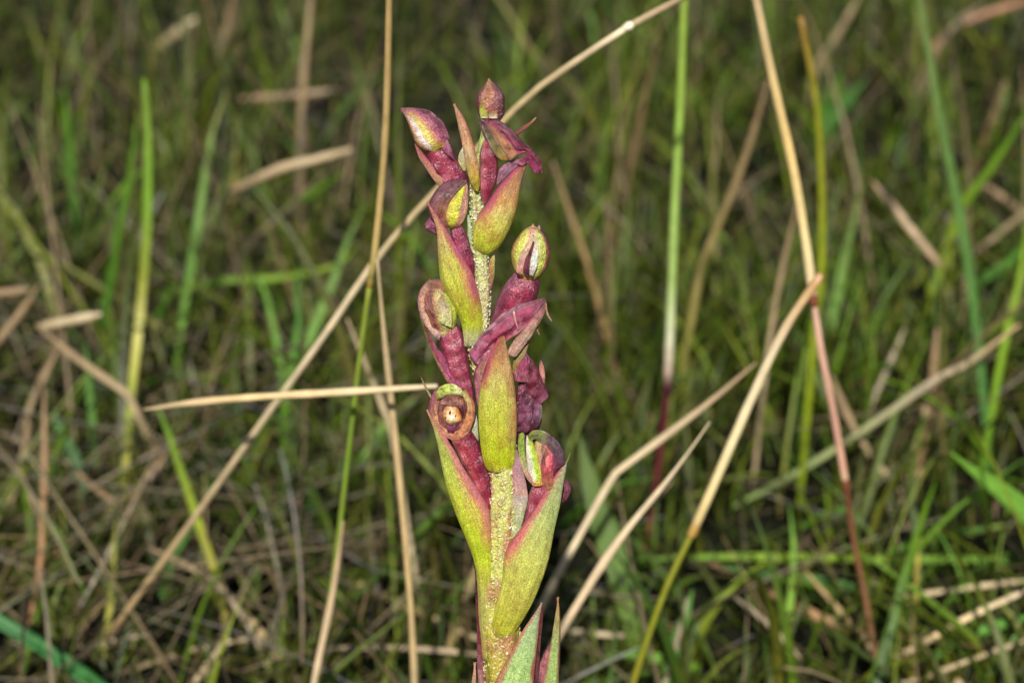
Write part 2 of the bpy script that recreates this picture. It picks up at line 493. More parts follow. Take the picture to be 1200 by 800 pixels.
def stalk_mesh(name, W, widths, stops, mat, parent, flat=1.0, sides=8, bumps=(), wob=0.04, origin=(0, 0, 0)):
    """a round stem: widths (full width in metres) along it, colour stops along it"""
    n = len(W)
    T, A, B = frames(W)
    t = np.r_[0, np.cumsum(np.linalg.norm(np.diff(W, axis=0), axis=1))]; ln = t[-1]; t /= ln
    wd = np.interp(t, np.linspace(0, 1, len(widths)), widths)
    for (bt, bs, bw) in bumps:
        wd = wd * (1 + bs * np.exp(-((t - bt) / bw) ** 2))
    ph = rng.uniform(0, 9)
    wd = wd * (1 + wob * np.sin(t * 37 + ph) + wob * np.sin(t * 13 + ph * 2))
    th = np.linspace(0, 2 * math.pi, sides, endpoint=False)
    V = W[:, None, :] + wd[:, None, None] * 0.5 * (np.cos(th)[None, :, None] * A[:, None, :] + flat * np.sin(th)[None, :, None] * B[:, None, :])
    C = np.array([lin(grad(stops, x)) for x in t])
    C = np.repeat(C[:, None, :], sides, 1)
    off = rng.uniform(0, 40)
    UV = np.stack(np.broadcast_arrays((t * ln * 40)[:, None] + off, (np.abs(th - math.pi) / math.pi)[None, :] + off), -1)
    V = V.reshape(-1, 3)
    idx = np.arange(n * sides).reshape(n, sides)
    nx = np.roll(idx, -1, 1)
    F = np.stack([idx[:-1], nx[:-1], nx[1:], idx[1:]], -1).reshape(-1, 4)
    V = np.vstack([V, W[0] - T[0] * wd[0] * 0.2, W[-1] + T[-1] * wd[-1] * 0.2])
    C = np.vstack([C.reshape(-1, 3), C[0, 0], C[-1, 0]])
    UV = np.vstack([UV.reshape(-1, 2), UV[0, 0], UV[-1, 0]])
    a, b = len(V) - 2, len(V) - 1
    caps = [[idx[0, (i + 1) % sides], idx[0, i], a, a] for i in range(sides)] + [[idx[-1, i], idx[-1, (i + 1) % sides], b, b] for i in range(sides)]
    me_faces = [list(f) for f in F] + [[c[0], c[1], c[2]] for c in caps]
    me = bpy.data.meshes.new(name)
    me.from_pydata((V - np.asarray(origin)).tolist(), [], [[int(q) for q in f] for f in me_faces])
    ca = me.color_attributes.new('col', 'FLOAT_COLOR', 'POINT')
    c4 = np.ones((len(V), 4)); c4[:, :3] = C; ca.data.foreach_set('color', c4.ravel())
    u = me.uv_layers.new(name='uv')
    li = np.empty(len(me.loops), np.int32); me.loops.foreach_get('vertex_index', li)
    u.data.foreach_set('uv', UV[li].ravel())
    me.polygons.foreach_set('use_smooth', np.ones(len(me.polygons), bool))
    me.materials.append(mat)
    o = bpy.data.objects.new(name, me); COL.objects.link(o)
    if parent is not None: o.parent = parent
    else: o.location = origin
    return o


def blade_mesh(name, W, widths, stops, mat, parent=None, fold=0.3, roll=0.0, origin=(0, 0, 0), across=5, twist=0.0):
    """a grass blade or leaf: folded along its midrib, with a little thickness"""
    n = len(W)
    T, A, B = frames(W)
    t = np.r_[0, np.cumsum(np.linalg.norm(np.diff(W, axis=0), axis=1))]; ln = t[-1]; t /= ln
    wd = np.interp(t, np.linspace(0, 1, len(widths)), widths)
    s = np.linspace(-1, 1, across)
    ang = roll + twist * (t - 0.5)
    A2 = A * np.cos(ang)[:, None] + B * np.sin(ang)[:, None]
    B2 = -A * np.sin(ang)[:, None] + B * np.cos(ang)[:, None]
    wave = 0.12 * np.sin(t * 21 + rng.uniform(0, 6))[:, None] * s[None, :]
    V = W[:, None, :] + (wd[:, None, None] * 0.5) * (s[None, :, None] * A2[:, None, :] + (fold * np.abs(s)[None, :] + wave)[:, :, None] * B2[:, None, :])
    C = np.array([lin(grad(stops, x)) for x in t])[:, None, :] * (1 + 0.22 * (1 - np.abs(s))[None, :, None] ** 2)
    off = rng.uniform(0, 40)
    UV = np.stack(np.broadcast_arrays((t * ln * 30)[:, None] + off, s[None, :] * 0.8 + off), -1)
    idx = np.arange(n * across).reshape(n, across)
    F = np.stack([idx[:-1, :-1], idx[:-1, 1:], idx[1:, 1:], idx[1:, :-1]], -1).reshape(-1, 4)
    o = mesh_obj(name, V.reshape(-1, 3), F, C.reshape(-1, 3), UV.reshape(-1, 2), mat, parent, origin=origin)
    md = o.modifiers.new('thickness', 'SOLIDIFY'); md.thickness = 0.00018; md.offset = 0
    return o


def px_m(y, px):
    """metres covered by px photo pixels at world distance y on the ground"""
    return 0.9 * px * (y * math.cos(PITCH) + 0.5 * H * math.sin(PITCH)) / FPX


TAN = (202, 184, 148); TAN2 = (172, 152, 116); PALE = (226, 208, 170); BRN = (138, 114, 84); DKB = (96, 70, 50); GREY = (150, 136, 110)
GRN = (88, 132, 44); LIM = (126, 156, 50); DGR = (52, 96, 36); BGR = (74, 112, 70); OLV = (122, 124, 52); RED = (112, 50, 46); PNK = (186, 132, 108)
DRYG = 'dry stalks in the meadow'; BLDG = 'green blades in the meadow'


def dry(label, pts, y0, y1, w, stops, root=True, name='dry_stalk', taper=0.8):
    W = world_path(pts, y0, y1, root, 26)
    if isinstance(stops, tuple): stops = [(0, stops), (1, stops)]
    base = W[-1].copy()
    wm = px_m((y0 + y1) / 2, w)
    o = stalk_mesh(name, W, [wm * taper * 0.45, wm * (0.5 + taper / 2), wm, wm, wm, wm * 0.95, wm * 0.6], stops, M_DRY, None, flat=0.7, origin=base, wob=0.07)
    return tag(o, label, 'dry stalk', DRYG)


def blade(label, pts, y0, y1, w, stops, root=True, fold=0.3, roll=0.0, widths=None, name='grass_leaf', cat='grass blade', twist=0.0):
    W = world_path(pts, y0, y1, root, 26)
    if isinstance(stops, tuple): stops = [(0, stops), (1, stops)]
    base = W[-1].copy()
    wm = px_m((y0 + y1) / 2, w)
    widths = widths or [0.12, 0.7, 1.0, 1.0, 0.9, 0.8]
    stops = [(t, np.minimum(255, np.asarray(c, float) * (1.08, 1.05, 0.85))) for t, c in stops]
    o = blade_mesh(name, W, [wm * q for q in widths], stops, M_BLADE, None, fold, roll, base, twist=twist)
    return tag(o, label, cat, BLDG)


def culm(label, segs, y0, y1, mat, group, cat='grass stem', node_col=(90, 50, 40), root=True, node_size=1.35):
    """a jointed stem: segs = [(points, width, stops)], a node between two segments"""
    allp = []
    for pts, w, st in segs: allp += [p for p in pts if not allp or p != allp[-1]]
    tot = np.r_[0, np.cumsum(np.linalg.norm(np.diff(np.array(allp, float), axis=0), axis=1))][-1]
    e = bpy.data.objects.new('grass_culm', None); COL.objects.link(e)
    done = 0.0
    meshes = []
    for i, (pts, w, st) in enumerate(segs):
        ln = np.linalg.norm(np.diff(np.array(pts, float), axis=0), axis=1).sum()
        ya, yb = y0 + (y1 - y0) * done / tot, y0 + (y1 - y0) * (done + ln) / tot
        done += ln
        W = world_path(pts, ya, yb, root and i == len(segs) - 1, 24)
        meshes.append((W, px_m((ya + yb) / 2, w), st))
    base = meshes[-1][0][-1].copy()
    e.location = base
    for i, (W, wm, st) in enumerate(meshes):
        stalk_mesh('stem', W, [wm * 0.92, wm, wm * 1.02], st, mat, e, 0.9, 10, origin=base, wob=0.02)
        if i < len(meshes) - 1:
            c = W[-1]; tn = W[-1] - W[-3]; tn /= np.linalg.norm(tn)
            Wn = np.array([c + tn * wm * k for k in np.linspace(-0.9, 0.9, 7)])
            stalk_mesh('node', Wn, [wm * 0.9, wm * 1.05, wm * node_size, wm * 1.05, wm * 0.9], [(0, node_col), (1, node_col)], mat, e, 0.95, 10, origin=base, wob=0)
    return tag(e, label, cat, group)


CUL = 'jointed grass stems'
culm('straight tall green stem with a whitish foot above a dark purple joint, beside the orchid',
     [([(803, -40), (797, 120), (790, 260), (786, 370), (782, 455)], 12.5, [(0, (146, 166, 70)), (0.35, (150, 182, 80)), (0.7, (168, 194, 110)), (0.86, (226, 226, 186)), (0.95, (196, 168, 150)), (1, (110, 60, 66))]),
      ([(782, 455), (775, 520), (764, 600), (757, 645)], 9.5, [(0, (96, 34, 48)), (0.6, (104, 44, 48)), (1, (120, 78, 50))])], 0.49, 0.545, M_CULM, CUL, node_col=(70, 28, 40))
culm('tall tan stem left of the orchid that turns green half way down',
     [([(457, -40), (452, 150), (441, 280), (434, 330)], 9, [(0, (160, 134, 86)), (0.8, (176, 150, 96)), (1, (156, 144, 80))]),
      ([(434, 330), (424, 400), (405, 560), (390, 680), (374, 770), (366, 830)], 7.5, [(0, (132, 140, 54)), (0.3, (112, 138, 46)), (0.7, (126, 136, 52)), (1, (134, 100, 60))])], 0.405, 0.42, M_CULM, CUL, node_col=(140, 120, 60), node_size=1.1)
culm('long slanting tan straw with a pale joint, crossing behind the orchid from the upper edge',
     [([(830, -18), (795, 0), (737, 31)], 9, [(0, BRN), (1, TAN2)]),
      ([(737, 31), (690, 62), (620, 112), (545, 190), (500, 235), (440, 305), (380, 393), (310, 490), (225, 610), (125, 748)], 9,
       [(0, PALE), (0.06, TAN2), (0.2, (170, 146, 100)), (0.45, TAN), (0.7, TAN2), (1, (160, 132, 92))])], 0.43, 0.46, M_DRY, CUL, node_col=(228, 214, 184), root=False)
culm('long bowed stem, tan above and reddish below its joint, standing at the right',
     [([(880, -30), (905, 90), (930, 200), (945, 290), (953, 350)], 12, [(0, TAN2), (0.5, (206, 176, 112)), (0.9, (224, 204, 150)), (1, (214, 176, 150))]),
      ([(953, 350), (962, 410), (976, 480), (991, 566)], 10.5, [(0, (206, 166, 140)), (0.6, (186, 142, 120)), (0.92, (196, 150, 124)), (1, (214, 186, 150))]),
      ([(991, 566), (1000, 630), (1014, 700), (1030, 790), (1040, 840)], 9, [(0, (104, 62, 44)), (0.5, (124, 86, 60)), (1, (120, 104, 66))])], 0.46, 0.45, M_CULM, CUL, node_col=(120, 70, 50), node_size=1.15)
culm('slanting stalk whose straw upper half meets an olive green lower half at a joint',
     [([(962, 322), (920, 385), (880, 468), (842, 555), (813, 620)], 13, [(0, (170, 132, 86)), (0.3, TAN), (0.7, (216, 198, 148)), (1, (200, 174, 116))]),
      ([(813, 620), (780, 690), (748, 780), (735, 830)], 10, [(0, (128, 128, 44)), (0.4, (122, 126, 34)), (0.8, (150, 120, 50)), (1, (150, 118, 66))])], 0.42, 0.41, M_CULM, CUL, node_col=(176, 140, 76), node_size=1.05)

# --- dry stalks
dry('pale tan stalk running down from the crossing of two stems, left of the orchid', [(442, 303), (450, 390), (462, 500), (472, 600), (482, 720), (487, 830)], 0.41, 0.40, 9.5, [(0, TAN2), (0.5, (186, 158, 108)), (1, TAN2)])
dry('short straw forming a V with the pale stalk left of the orchid', [(407, 374), (432, 435), (458, 500)], 0.50, 0.50, 8.5, [(0, TAN2), (1, TAN)])
dry('bright straw lying level, its end touching the orchid at mid height', [(168, 480), (230, 471), (300, 465), (420, 458), (512, 452)], 0.42, 0.385, 10, [(0, TAN2), (0.4, (222, 190, 136)), (1, TAN)], root=False)
dry('bent straw under the orchid on its right, kinked in the middle', [(886, 425), (820, 480), (733, 545), (722, 553), (700, 590), (650, 680), (628, 725)], 0.46, 0.43, 11, [(0, BRN), (0.2, TAN2), (0.5, TAN), (0.7, TAN2), (1, BRN)])
dry('pointed straw beside the bent one, its tip free at the upper right', [(832, 494), (808, 528), (780, 565), (720, 640), (660, 735), (640, 770)], 0.405, 0.395, 12, [(0, TAN), (0.4, (200, 176, 140)), (1, TAN2)], taper=0.25)
dry('short splinter of straw beside the pointed straw', [(796, 548), (780, 572), (765, 588)], 0.41, 0.41, 7, TAN2, root=False, taper=0.3)
dry('tan twig jutting level from the left margin cluster', [(118, 368), (80, 376), (45, 383)], 0.58, 0.60, 13, [(0, TAN), (1, TAN2)], root=False)
dry('thin straw dropping from that tan twig towards the green blade', [(42, 380), (88, 418), (150, 462)], 0.58, 0.58, 11, [(0, BRN), (0.5, TAN2), (1, BRN)])
dry('slanting tan straw entering at the left margin', [(46, 334), (20, 372), (-20, 420)], 0.60, 0.60, 11, [(0, BRN), (1, TAN2)])
dry('stubby brown straw end at the left margin above the slanting one', [(34, 339), (0, 343), (-30, 347)], 0.61, 0.61, 11, BRN, root=False)
dry('thick short tan straw left of the upper flowers', [(412, 175), (370, 187), (330, 197), (270, 224)], 0.68, 0.70, 12, [(0, TAN2), (0.4, (184, 162, 128)), (1, BRN)], root=False)
dry('dull brown straw lying level high behind the upper flowers', [(395, 106), (340, 112), (282, 116)], 0.86, 0.87, 10, [(0, (150, 130, 104)), (1, BRN)], root=False)
dry('blurred tan stem standing upright at the top, left of the tall tan stem', [(368, -30), (357, 80), (352, 190), (355, 300), (358, 370)], 0.80, 0.83, 11, [(0, TAN2), (0.5, BRN), (0.8, TAN2), (1, BRN)])
dry('thin brown stem with a pale bend at the very top left', [(280, -30), (268, 30), (258, 70), (262, 110)], 0.98, 1.02, 11, [(0, BRN), (0.7, TAN2), (1, OLV)])
dry('straw topped by a pale husk at the upper left', [(230, 22), (200, 45), (180, 62)], 1.05, 1.08, 15, [(0, PALE), (0.4, TAN2), (1, OLV)])
dry('brown stem leaning behind the orchid on its right', [(648, 190), (668, 250), (690, 315), (720, 430), (738, 530)], 0.66, 0.66, 9, [(0, BRN), (0.4, (150, 122, 76)), (1, BRN)])
dry('second brown stem behind the orchid, bowed the other way', [(770, 50), (742, 180), (722, 290), (722, 350), (740, 430)], 0.82, 0.82, 10, [(0, DKB), (0.6, BRN), (1, DKB)])
dry('olive brown stalk slanting down to the left, beside the bowed stem', [(900, 95), (878, 170), (858, 225), (822, 310)], 0.62, 0.64, 10.5, [(0, BRN), (0.5, (150, 132, 82)), (1, OLV)])
dry('thin straw rising to the bowed stem near its first joint', [(934, 240), (922, 290), (908, 360), (896, 440)], 0.58, 0.58, 8, [(0, BRN), (0.6, TAN2), (1, TAN2)])
dry('thick pale straw slanting down in the dark patch at the right', [(1022, 212), (1060, 260), (1102, 312)], 0.68, 0.66, 12, [(0, BRN), (0.5, (180, 156, 124)), (1, BRN)], root=False)
dry('tan straw slanting down to the left from the top edge, right of the bowed stem', [(1010, -10), (985, 35), (958, 75)], 0.95, 0.97, 10, [(0, TAN2), (1, BRN)])
dry('rusty straw arching in at the upper right corner', [(1215, -2), (1160, 15), (1120, 32), (1096, 55)], 1.0, 1.0, 12, [(0, (150, 104, 78)), (1, BRN)])
dry('grey straw hanging from the rusty one at the upper right', [(1150, 5), (1120, 30), (1100, 52)], 0.98, 1.0, 9, GREY)
dry('brown stem arching above the right margin', [(1178, 95), (1160, 150), (1138, 205)], 0.92, 0.92, 11, [(0, BRN), (1, (120, 84, 58))])
dry('thin straw lying across the right margin below the leaning blade', [(1220, 268), (1180, 235), (1148, 214)], 0.80, 0.82, 10, BRN)
dry('bleached straw pointing up to the right at the right margin', [(1215, 240), (1185, 262), (1145, 296)], 0.74, 0.76, 9, TAN2)
dry('grey green straw rising from the mat to the right margin', [(1195, 380), (1130, 428), (1100, 442), (1010, 505), (930, 556), (858, 594)], 0.56, 0.56, 11, [(0, (170, 140, 98)), (0.3, GREY), (0.6, (136, 140, 92)), (1, (106, 128, 64))], name='dry_stalk')
dry('crumpled tan stem standing at the right, forked near its foot', [(1098, 385), (1092, 450), (1082, 510), (1072, 570), (1060, 620)], 0.62, 0.60, 14, [(0, BRN), (0.4, (186, 148, 104)), (1, BRN)])
dry('side prong of the crumpled tan stem at the right', [(1096, 440), (1078, 505), (1062, 560), (1055, 600)], 0.60, 0.59, 9, TAN2)
dry('tan straw slanting between the bowed stem and the crumpled stem', [(974, 440), (1000, 500), (1030, 545), (1058, 578)], 0.58, 0.57, 10, [(0, BRN), (1, TAN2)])
dry('upright thin straw above the grey green straw', [(1060, 385), (1045, 420), (1022, 470)], 0.62, 0.61, 9, GREY)
dry('broad brown dead blade lying along the lower right', [(825, 655), (880, 682), (950, 718), (1012, 745), (1070, 775), (1150, 812)], 0.52, 0.46, 17, [(0, (134, 98, 70)), (0.4, (150, 116, 82)), (1, TAN2)], root=False)
dry('thin level straw at the lower right, above the crossing straws', [(1215, 678), (1120, 690), (1070, 698), (1028, 706)], 0.48, 0.49, 8.5, [(0, TAN2), (0.5, (190, 170, 132)), (1, TAN2)])
dry('slanting straw in the lower right corner rising to the margin', [(1215, 686), (1140, 720), (1090, 748), (1040, 775)], 0.46, 0.46, 10, [(0, TAN), (0.6, (206, 180, 132)), (1, TAN2)])
dry('lowest straw in the lower right corner', [(1215, 745), (1150, 768), (1090, 790), (1040, 806)], 0.45, 0.45, 8, TAN2)
dry('straw lying under the brown dead blade, pointing right', [(945, 670), (975, 705), (1010, 745), (1050, 800)], 0.49, 0.46, 9, [(0, (160, 132, 84)), (1, TAN2)])
dry('whitish straw in front of the broad brown dead blade', [(862, 700), (895, 726), (920, 752), (948, 785)], 0.47, 0.46, 9, [(0, GREY), (1, TAN2)])
dry('grey straw stretching level behind the orchid stem to its right', [(636, 735), (700, 742), (765, 748)], 0.47, 0.47, 9, (170, 154, 122), root=False)
dry('thin straw crossing the grey level straw, leaning right', [(806, 700), (795, 745), (782, 790), (772, 830)], 0.455, 0.45, 8, GREY)
dry('upright bleached straw low at the left of the orchid stem', [(402, 610), (397, 650), (388, 705), (374, 770), (362, 830)], 0.415, 0.41, 9.5, [(0, (170, 140, 110)), (0.4, (206, 180, 142)), (1, TAN)], taper=0.6)
dry('thin level grey straw touching the foot of the orchid from the left', [(378, 759), (450, 758), (520, 762), (566, 767)], 0.46, 0.45, 8, [(0, GREY), (1, (170, 148, 116))], root=False)
dry('leaning straw low beside the orchid stem, thick and tan', [(562, 655), (545, 705), (530, 750), (512, 800), (505, 830)], 0.50, 0.47, 14, [(0, (134, 118, 76)), (0.5, (160, 136, 92)), (1, BRN)])
dry('long tan straw sloping down to the orchid foot from the left', [(345, 648), (390, 668), (450, 698), (505, 722), (560, 748)], 0.53, 0.49, 11, [(0, BRN), (0.5, (166, 140, 102)), (1, TAN2)])
dry('pale thin straw curling upright between the two straws at the left of the stem', [(478, 600), (486, 650), (496, 690), (502, 715)], 0.53, 0.53, 9, GREY)
dry('thick tan straw at the lower left, tipped by a yellow green blade', [(250, 672), (275, 708), (300, 735), (330, 772), (358, 812)], 0.50, 0.46, 14, [(0, TAN2), (0.6, (190, 162, 118)), (1, TAN2)])
dry('thin straw sliding under the thick tan straw at the lower left', [(170, 640), (215, 660), (252, 682), (290, 730), (318, 790)], 0.51, 0.47, 9, [(0, BRN), (0.6, GREY), (1, GREY)])
dry('long brown straw slanting up from the left margin', [(196, 528), (178, 556), (140, 590), (60, 650), (-15, 702)], 0.57, 0.52, 14, [(0, (150, 122, 92)), (0.6, (160, 128, 88)), (1, BRN)])
dry('rusty brown stem standing at the far left', [(52, 455), (52, 500), (52, 560), (46, 670), (24, 790), (16, 830)], 0.54, 0.46, 11, [(0, BRN), (0.5, (140, 102, 66)), (1, (116, 72, 44))])
dry('upper rusty stem leaning over the far left one', [(70, 405), (48, 450), (34, 480), (30, 520), (10, 600)], 0.60, 0.58, 9, [(0, BRN), (1, TAN2)])
dry('short brown straw in the lower left mat, pointing up right', [(128, 700), (100, 730), (76, 770), (62, 812)], 0.48, 0.455, 9, BRN)
dry('faded straw at the lower left crossing the green blade', [(8, 750), (60, 764), (120, 752), (180, 742)], 0.47, 0.47, 8, GREY, root=False)
dry('straw rising from the lower edge left of the bleached straw', [(268, 745), (248, 772), (228, 800), (215, 825)], 0.46, 0.455, 10, [(0, TAN2), (1, TAN2)])
dry('thin straw lying flat between the slanting tan straw and the lower edge', [(130, 790), (190, 772), (240, 758), (290, 748)], 0.47, 0.47, 8, TAN2, root=False)
dry('straw crossing the olive stem at the left', [(76, 540), (110, 570), (150, 600), (182, 612)], 0.55, 0.55, 9, BRN, root=False)
dry('dark straw leaning against the long brown straw at the left', [(28, 560), (44, 600), (68, 634), (86, 660)], 0.54, 0.53, 8, BRN)

# --- green blades
blade('upright green blade, pale below with a painted white glare, left', [(169, 92), (173, 160), (173, 240), (170, 300), (163, 380), (153, 470), (145, 575)], 0.62, 0.57, 13, [(0, (98, 128, 44)), (0.3, (102, 140, 44)), (0.48, (120, 128, 52)), (0.58, (190, 190, 146)), (0.68, (176, 180, 110)), (0.8, (130, 146, 70)), (1, (160, 156, 100))], widths=[0.5, 0.9, 1, 0.95, 0.8, 0.75])  # white glare put into the colour stops, above the paler lower part
blade('slim green blade just beside the one with the painted glare', [(162, 130), (153, 200), (140, 270), (128, 335), (120, 380)], 0.66, 0.66, 11, [(0, (92, 130, 48)), (1, DGR)])
blade('dark green blade standing at the upper left', [(76, 105), (80, 160), (84, 230), (92, 300)], 0.80, 0.80, 12, [(0, GRN), (1, (62, 104, 60))])
blade('green blade with a grey green tip left of the thick tan straw', [(266, 108), (250, 150), (240, 210), (226, 300), (213, 380), (206, 440)], 0.72, 0.66, 12, [(0, (130, 128, 74)), (0.2, (96, 122, 66)), (0.6, (80, 122, 40)), (1, (90, 130, 40))])
blade('grey brown upright blade in the dark patch left', [(278, 135), (274, 220), (277, 300), (280, 350)], 0.82, 0.80, 10, [(0, (110, 112, 66)), (1, BRN)])
blade('green blade slanting under the thick tan straw', [(404, 200), (372, 222), (340, 240), (304, 258)], 0.78, 0.82, 11, [(0, GRN), (1, (92, 122, 50))])
blade('long green blade leaning behind the tall tan stem', [(428, 240), (408, 280), (394, 320), (365, 390), (340, 440)], 0.66, 0.62, 13, [(0, (76, 104, 38)), (0.6, (92, 136, 44)), (1, DGR)])
blade('green blade lying level in the middle distance left', [(420, 285), (395, 310), (330, 325), (270, 328), (200, 338)], 0.68, 0.70, 10, [(0, LIM), (0.6, (86, 122, 46)), (1, DGR)])
blade('green blade rising steeply left of the slanting straw', [(352, 305), (348, 350), (350, 380), (343, 415), (336, 460)], 0.64, 0.60, 10, [(0, DGR), (1, (100, 140, 36))])
blade('narrow green blade rising in front of the dark gap left', [(300, 350), (305, 330), (318, 370), (330, 440), (334, 470)], 0.66, 0.62, 9, GRN)
blade('yellow green blade sloping down to the thick tan straw', [(186, 480), (200, 515), (215, 560), (235, 620), (256, 682)], 0.52, 0.50, 12, [(0, (84, 120, 36)), (0.5, (132, 148, 52)), (1, (170, 156, 92))], widths=[0.4, 0.9, 1, 1, 0.9])
blade('olive stem-like blade low on the left side', [(136, 606), (134, 640), (130, 700), (123, 760), (118, 830)], 0.50, 0.455, 10, [(0, (116, 124, 50)), (0.5, (140, 140, 62)), (1, (110, 120, 44))])
blade('broad green blade in the lower left corner', [(-30, 712), (20, 740), (70, 772), (130, 815)], 0.44, 0.43, 24, [(0, (46, 104, 56)), (1, (44, 100, 50))], widths=[0.8, 1, 1, 0.9], roll=0.3)
blade('dark green blade at the left, pressed against the mat', [(62, 480), (78, 520), (96, 560), (104, 590)], 0.58, 0.56, 22, [(0, DGR), (1, (44, 84, 36))])
blade('green blade standing over the dark pressed blade', [(100, 400), (104, 450), (110, 510), (112, 560)], 0.60, 0.58, 11, [(0, (70, 112, 52)), (1, (84, 118, 66))])
blade('grey green blade falling in at the left margin', [(-15, 205), (15, 245), (35, 280), (54, 325)], 0.74, 0.70, 11, [(0, (116, 126, 84)), (0.7, (122, 124, 88)), (1, (116, 70, 60))])
blade('green blade left of the orchid beneath the level straw', [(488, 466), (462, 490), (440, 515), (424, 545)], 0.60, 0.58, 16, [(0, (70, 120, 32)), (1, (82, 130, 36))])
blade('dark green blades edge beneath the slanting straw', [(300, 535), (345, 545), (395, 540), (435, 532)], 0.62, 0.60, 15, [(0, (90, 128, 36)), (1, DGR)])
blade('steep green blade below the level straw', [(360, 555), (368, 590), (380, 620), (390, 650)], 0.57, 0.55, 24, [(0, DGR), (1, (52, 100, 34))])
blade('short bright green blade low left of the olive-green stem', [(306, 648), (300, 672), (292, 700)], 0.52, 0.52, 15, [(0, (86, 140, 48)), (1, (70, 120, 44))])
blade('green blade low in the middle left, in shade', [(250, 560), (232, 600), (205, 650), (190, 700)], 0.54, 0.50, 12, [(0, (76, 114, 50)), (1, DGR)])
leafw = [0.04, 0.55, 0.85, 1.0, 1.0, 0.85, 0.6]
blade('broad dull green leaf standing behind the orchid stem, pointed at the top', [(679, 510), (690, 560), (707, 615), (728, 670), (748, 740)], 0.50, 0.47, 46, [(0, (78, 98, 56)), (0.5, (80, 106, 52)), (1, (82, 104, 46))], widths=leafw, name='broad_leaf', cat='leaf', fold=0.15, roll=0.2)
blade('broad green leaf entering from the right margin', [(1114, 530), (1140, 550), (1170, 572), (1215, 608), (1240, 630)], 0.47, 0.48, 42, [(0, (110, 156, 70)), (1, (96, 150, 76))], widths=[0.04, 0.55, 0.85, 1.0, 1.0, 0.9], name='broad_leaf', cat='leaf', fold=0.2, roll=-0.1)
blade('long blue green blade bowing down at the right', [(1072, -30), (1085, 40), (1100, 130), (1130, 280), (1146, 400), (1155, 500), (1158, 560)], 0.60, 0.58, 13, [(0, (96, 112, 76)), (0.5, (84, 122, 72)), (1, (76, 122, 78))], widths=[0.7, 0.9, 1, 1, 0.8, 0.7])
blade('lime green stem-like blade beside the bowed tan stem', [(938, 20), (948, 70), (958, 130), (963, 220), (963, 320), (957, 360), (952, 420)], 0.57, 0.56, 9.5, [(0, (140, 108, 60)), (0.15, (120, 124, 40)), (0.5, (126, 140, 36)), (1, (110, 132, 36))], widths=[0.7, 1, 1, 1, 0.9])
blade('bright green blade leaning in at the right margin', [(1215, 110), (1195, 145), (1160, 198), (1126, 242)], 0.66, 0.68, 13, [(0, GRN), (0.5, (112, 142, 52)), (1, (122, 134, 66))])
blade('narrow green blade descending along the right margin', [(1205, 250), (1196, 320), (1180, 390), (1168, 450), (1158, 510)], 0.60, 0.58, 10, [(0, LIM), (0.5, (112, 148, 46)), (1, GRN)])
blade('green blade slanting to the right margin below the bleached straw', [(1215, 270), (1190, 300), (1160, 322), (1140, 335)], 0.72, 0.72, 12, [(0, (80, 132, 44)), (1, DGR)])
blade('green blade standing near the foot of the bowed stem', [(1010, 215), (1000, 260), (988, 310), (975, 380)], 0.70, 0.66, 11, [(0, (92, 110, 46)), (0.6, (84, 126, 46)), (1, DGR)])
blade('wide dark green leaf blade high behind the bowed stem', [(985, 85), (978, 115), (970, 150), (964, 170)], 0.92, 0.92, 34, [(0, (62, 108, 38)), (1, (66, 116, 44))])
blade('wide green leaf blade leaning right, high behind the bowed stem', [(1015, 92), (995, 115), (975, 140), (962, 160)], 0.90, 0.90, 22, [(0, (58, 104, 50)), (1, (64, 116, 48))])
blade('level green blade crossing the lower right', [(745, 655), (830, 652), (930, 652), (1020, 654), (1120, 655), (1215, 656)], 0.515, 0.515, 11, [(0, (84, 128, 44)), (0.4, (124, 152, 36)), (0.8, (96, 136, 44)), (1, (96, 140, 50))], root=False, widths=[0.4, 1, 1, 1, 1])
blade('upright green blade at the foot of the lime green stem', [(945, 405), (938, 450), (934, 510), (930, 560)], 0.60, 0.58, 10, [(0, LIM), (1, (72, 118, 40))])
blade('green blade standing in the lower right mat', [(925, 590), (930, 640), (928, 690), (918, 760), (914, 830)], 0.50, 0.455, 11, [(0, GRN), (0.6, (110, 146, 40)), (1, (112, 150, 40))])
blade('green blade rising to the right above the level green blade', [(1195, 612), (1140, 622), (1080, 634), (1042, 646)], 0.54, 0.54, 10, [(0, (140, 134, 74)), (0.3, (84, 128, 50)), (1, (76, 124, 44))])
blade('short green blade curving over the grey green straw', [(1035, 590), (1000, 595), (960, 604), (935, 622)], 0.56, 0.56, 9, [(0, (80, 130, 44)), (1, (76, 120, 40))])
blade('soft green blade spreading low at the right corner', [(1215, 720), (1160, 735), (1120, 750), (1085, 775)], 0.47, 0.46, 16, [(0, (84, 140, 56)), (1, (76, 126, 50))])
blade('drooping green blade under the level green blade', [(840, 662), (895, 672), (950, 678), (1010, 690)], 0.505, 0.50, 15, [(0, DGR), (1, (58, 106, 42))], root=False)
blade('olive stalk-like blade at the lower right, upright', [(1078, 600), (1076, 650), (1072, 720), (1068, 790), (1066, 830)], 0.50, 0.455, 9, [(0, (138, 130, 60)), (0.5, (150, 144, 66)), (1, (120, 126, 46))])
blade('green blade between the orchid and the tall green stem, high', [(712, 120), (705, 190), (702, 260), (698, 330)], 0.86, 0.84, 12, [(0, (84, 112, 40)), (1, DGR)])
blade('pale green blade slanting behind the tall green stem', [(760, 95), (742, 130), (722, 165), (700, 200)], 0.94, 0.94, 11, [(0, (112, 118, 70)), (1, (96, 112, 50))])
blade('dark green blade right of the broad leaf, low', [(812, 690), (800, 730), (786, 775), (778, 820)], 0.47, 0.45, 18, [(0, (64, 116, 44)), (1, (70, 122, 40))])
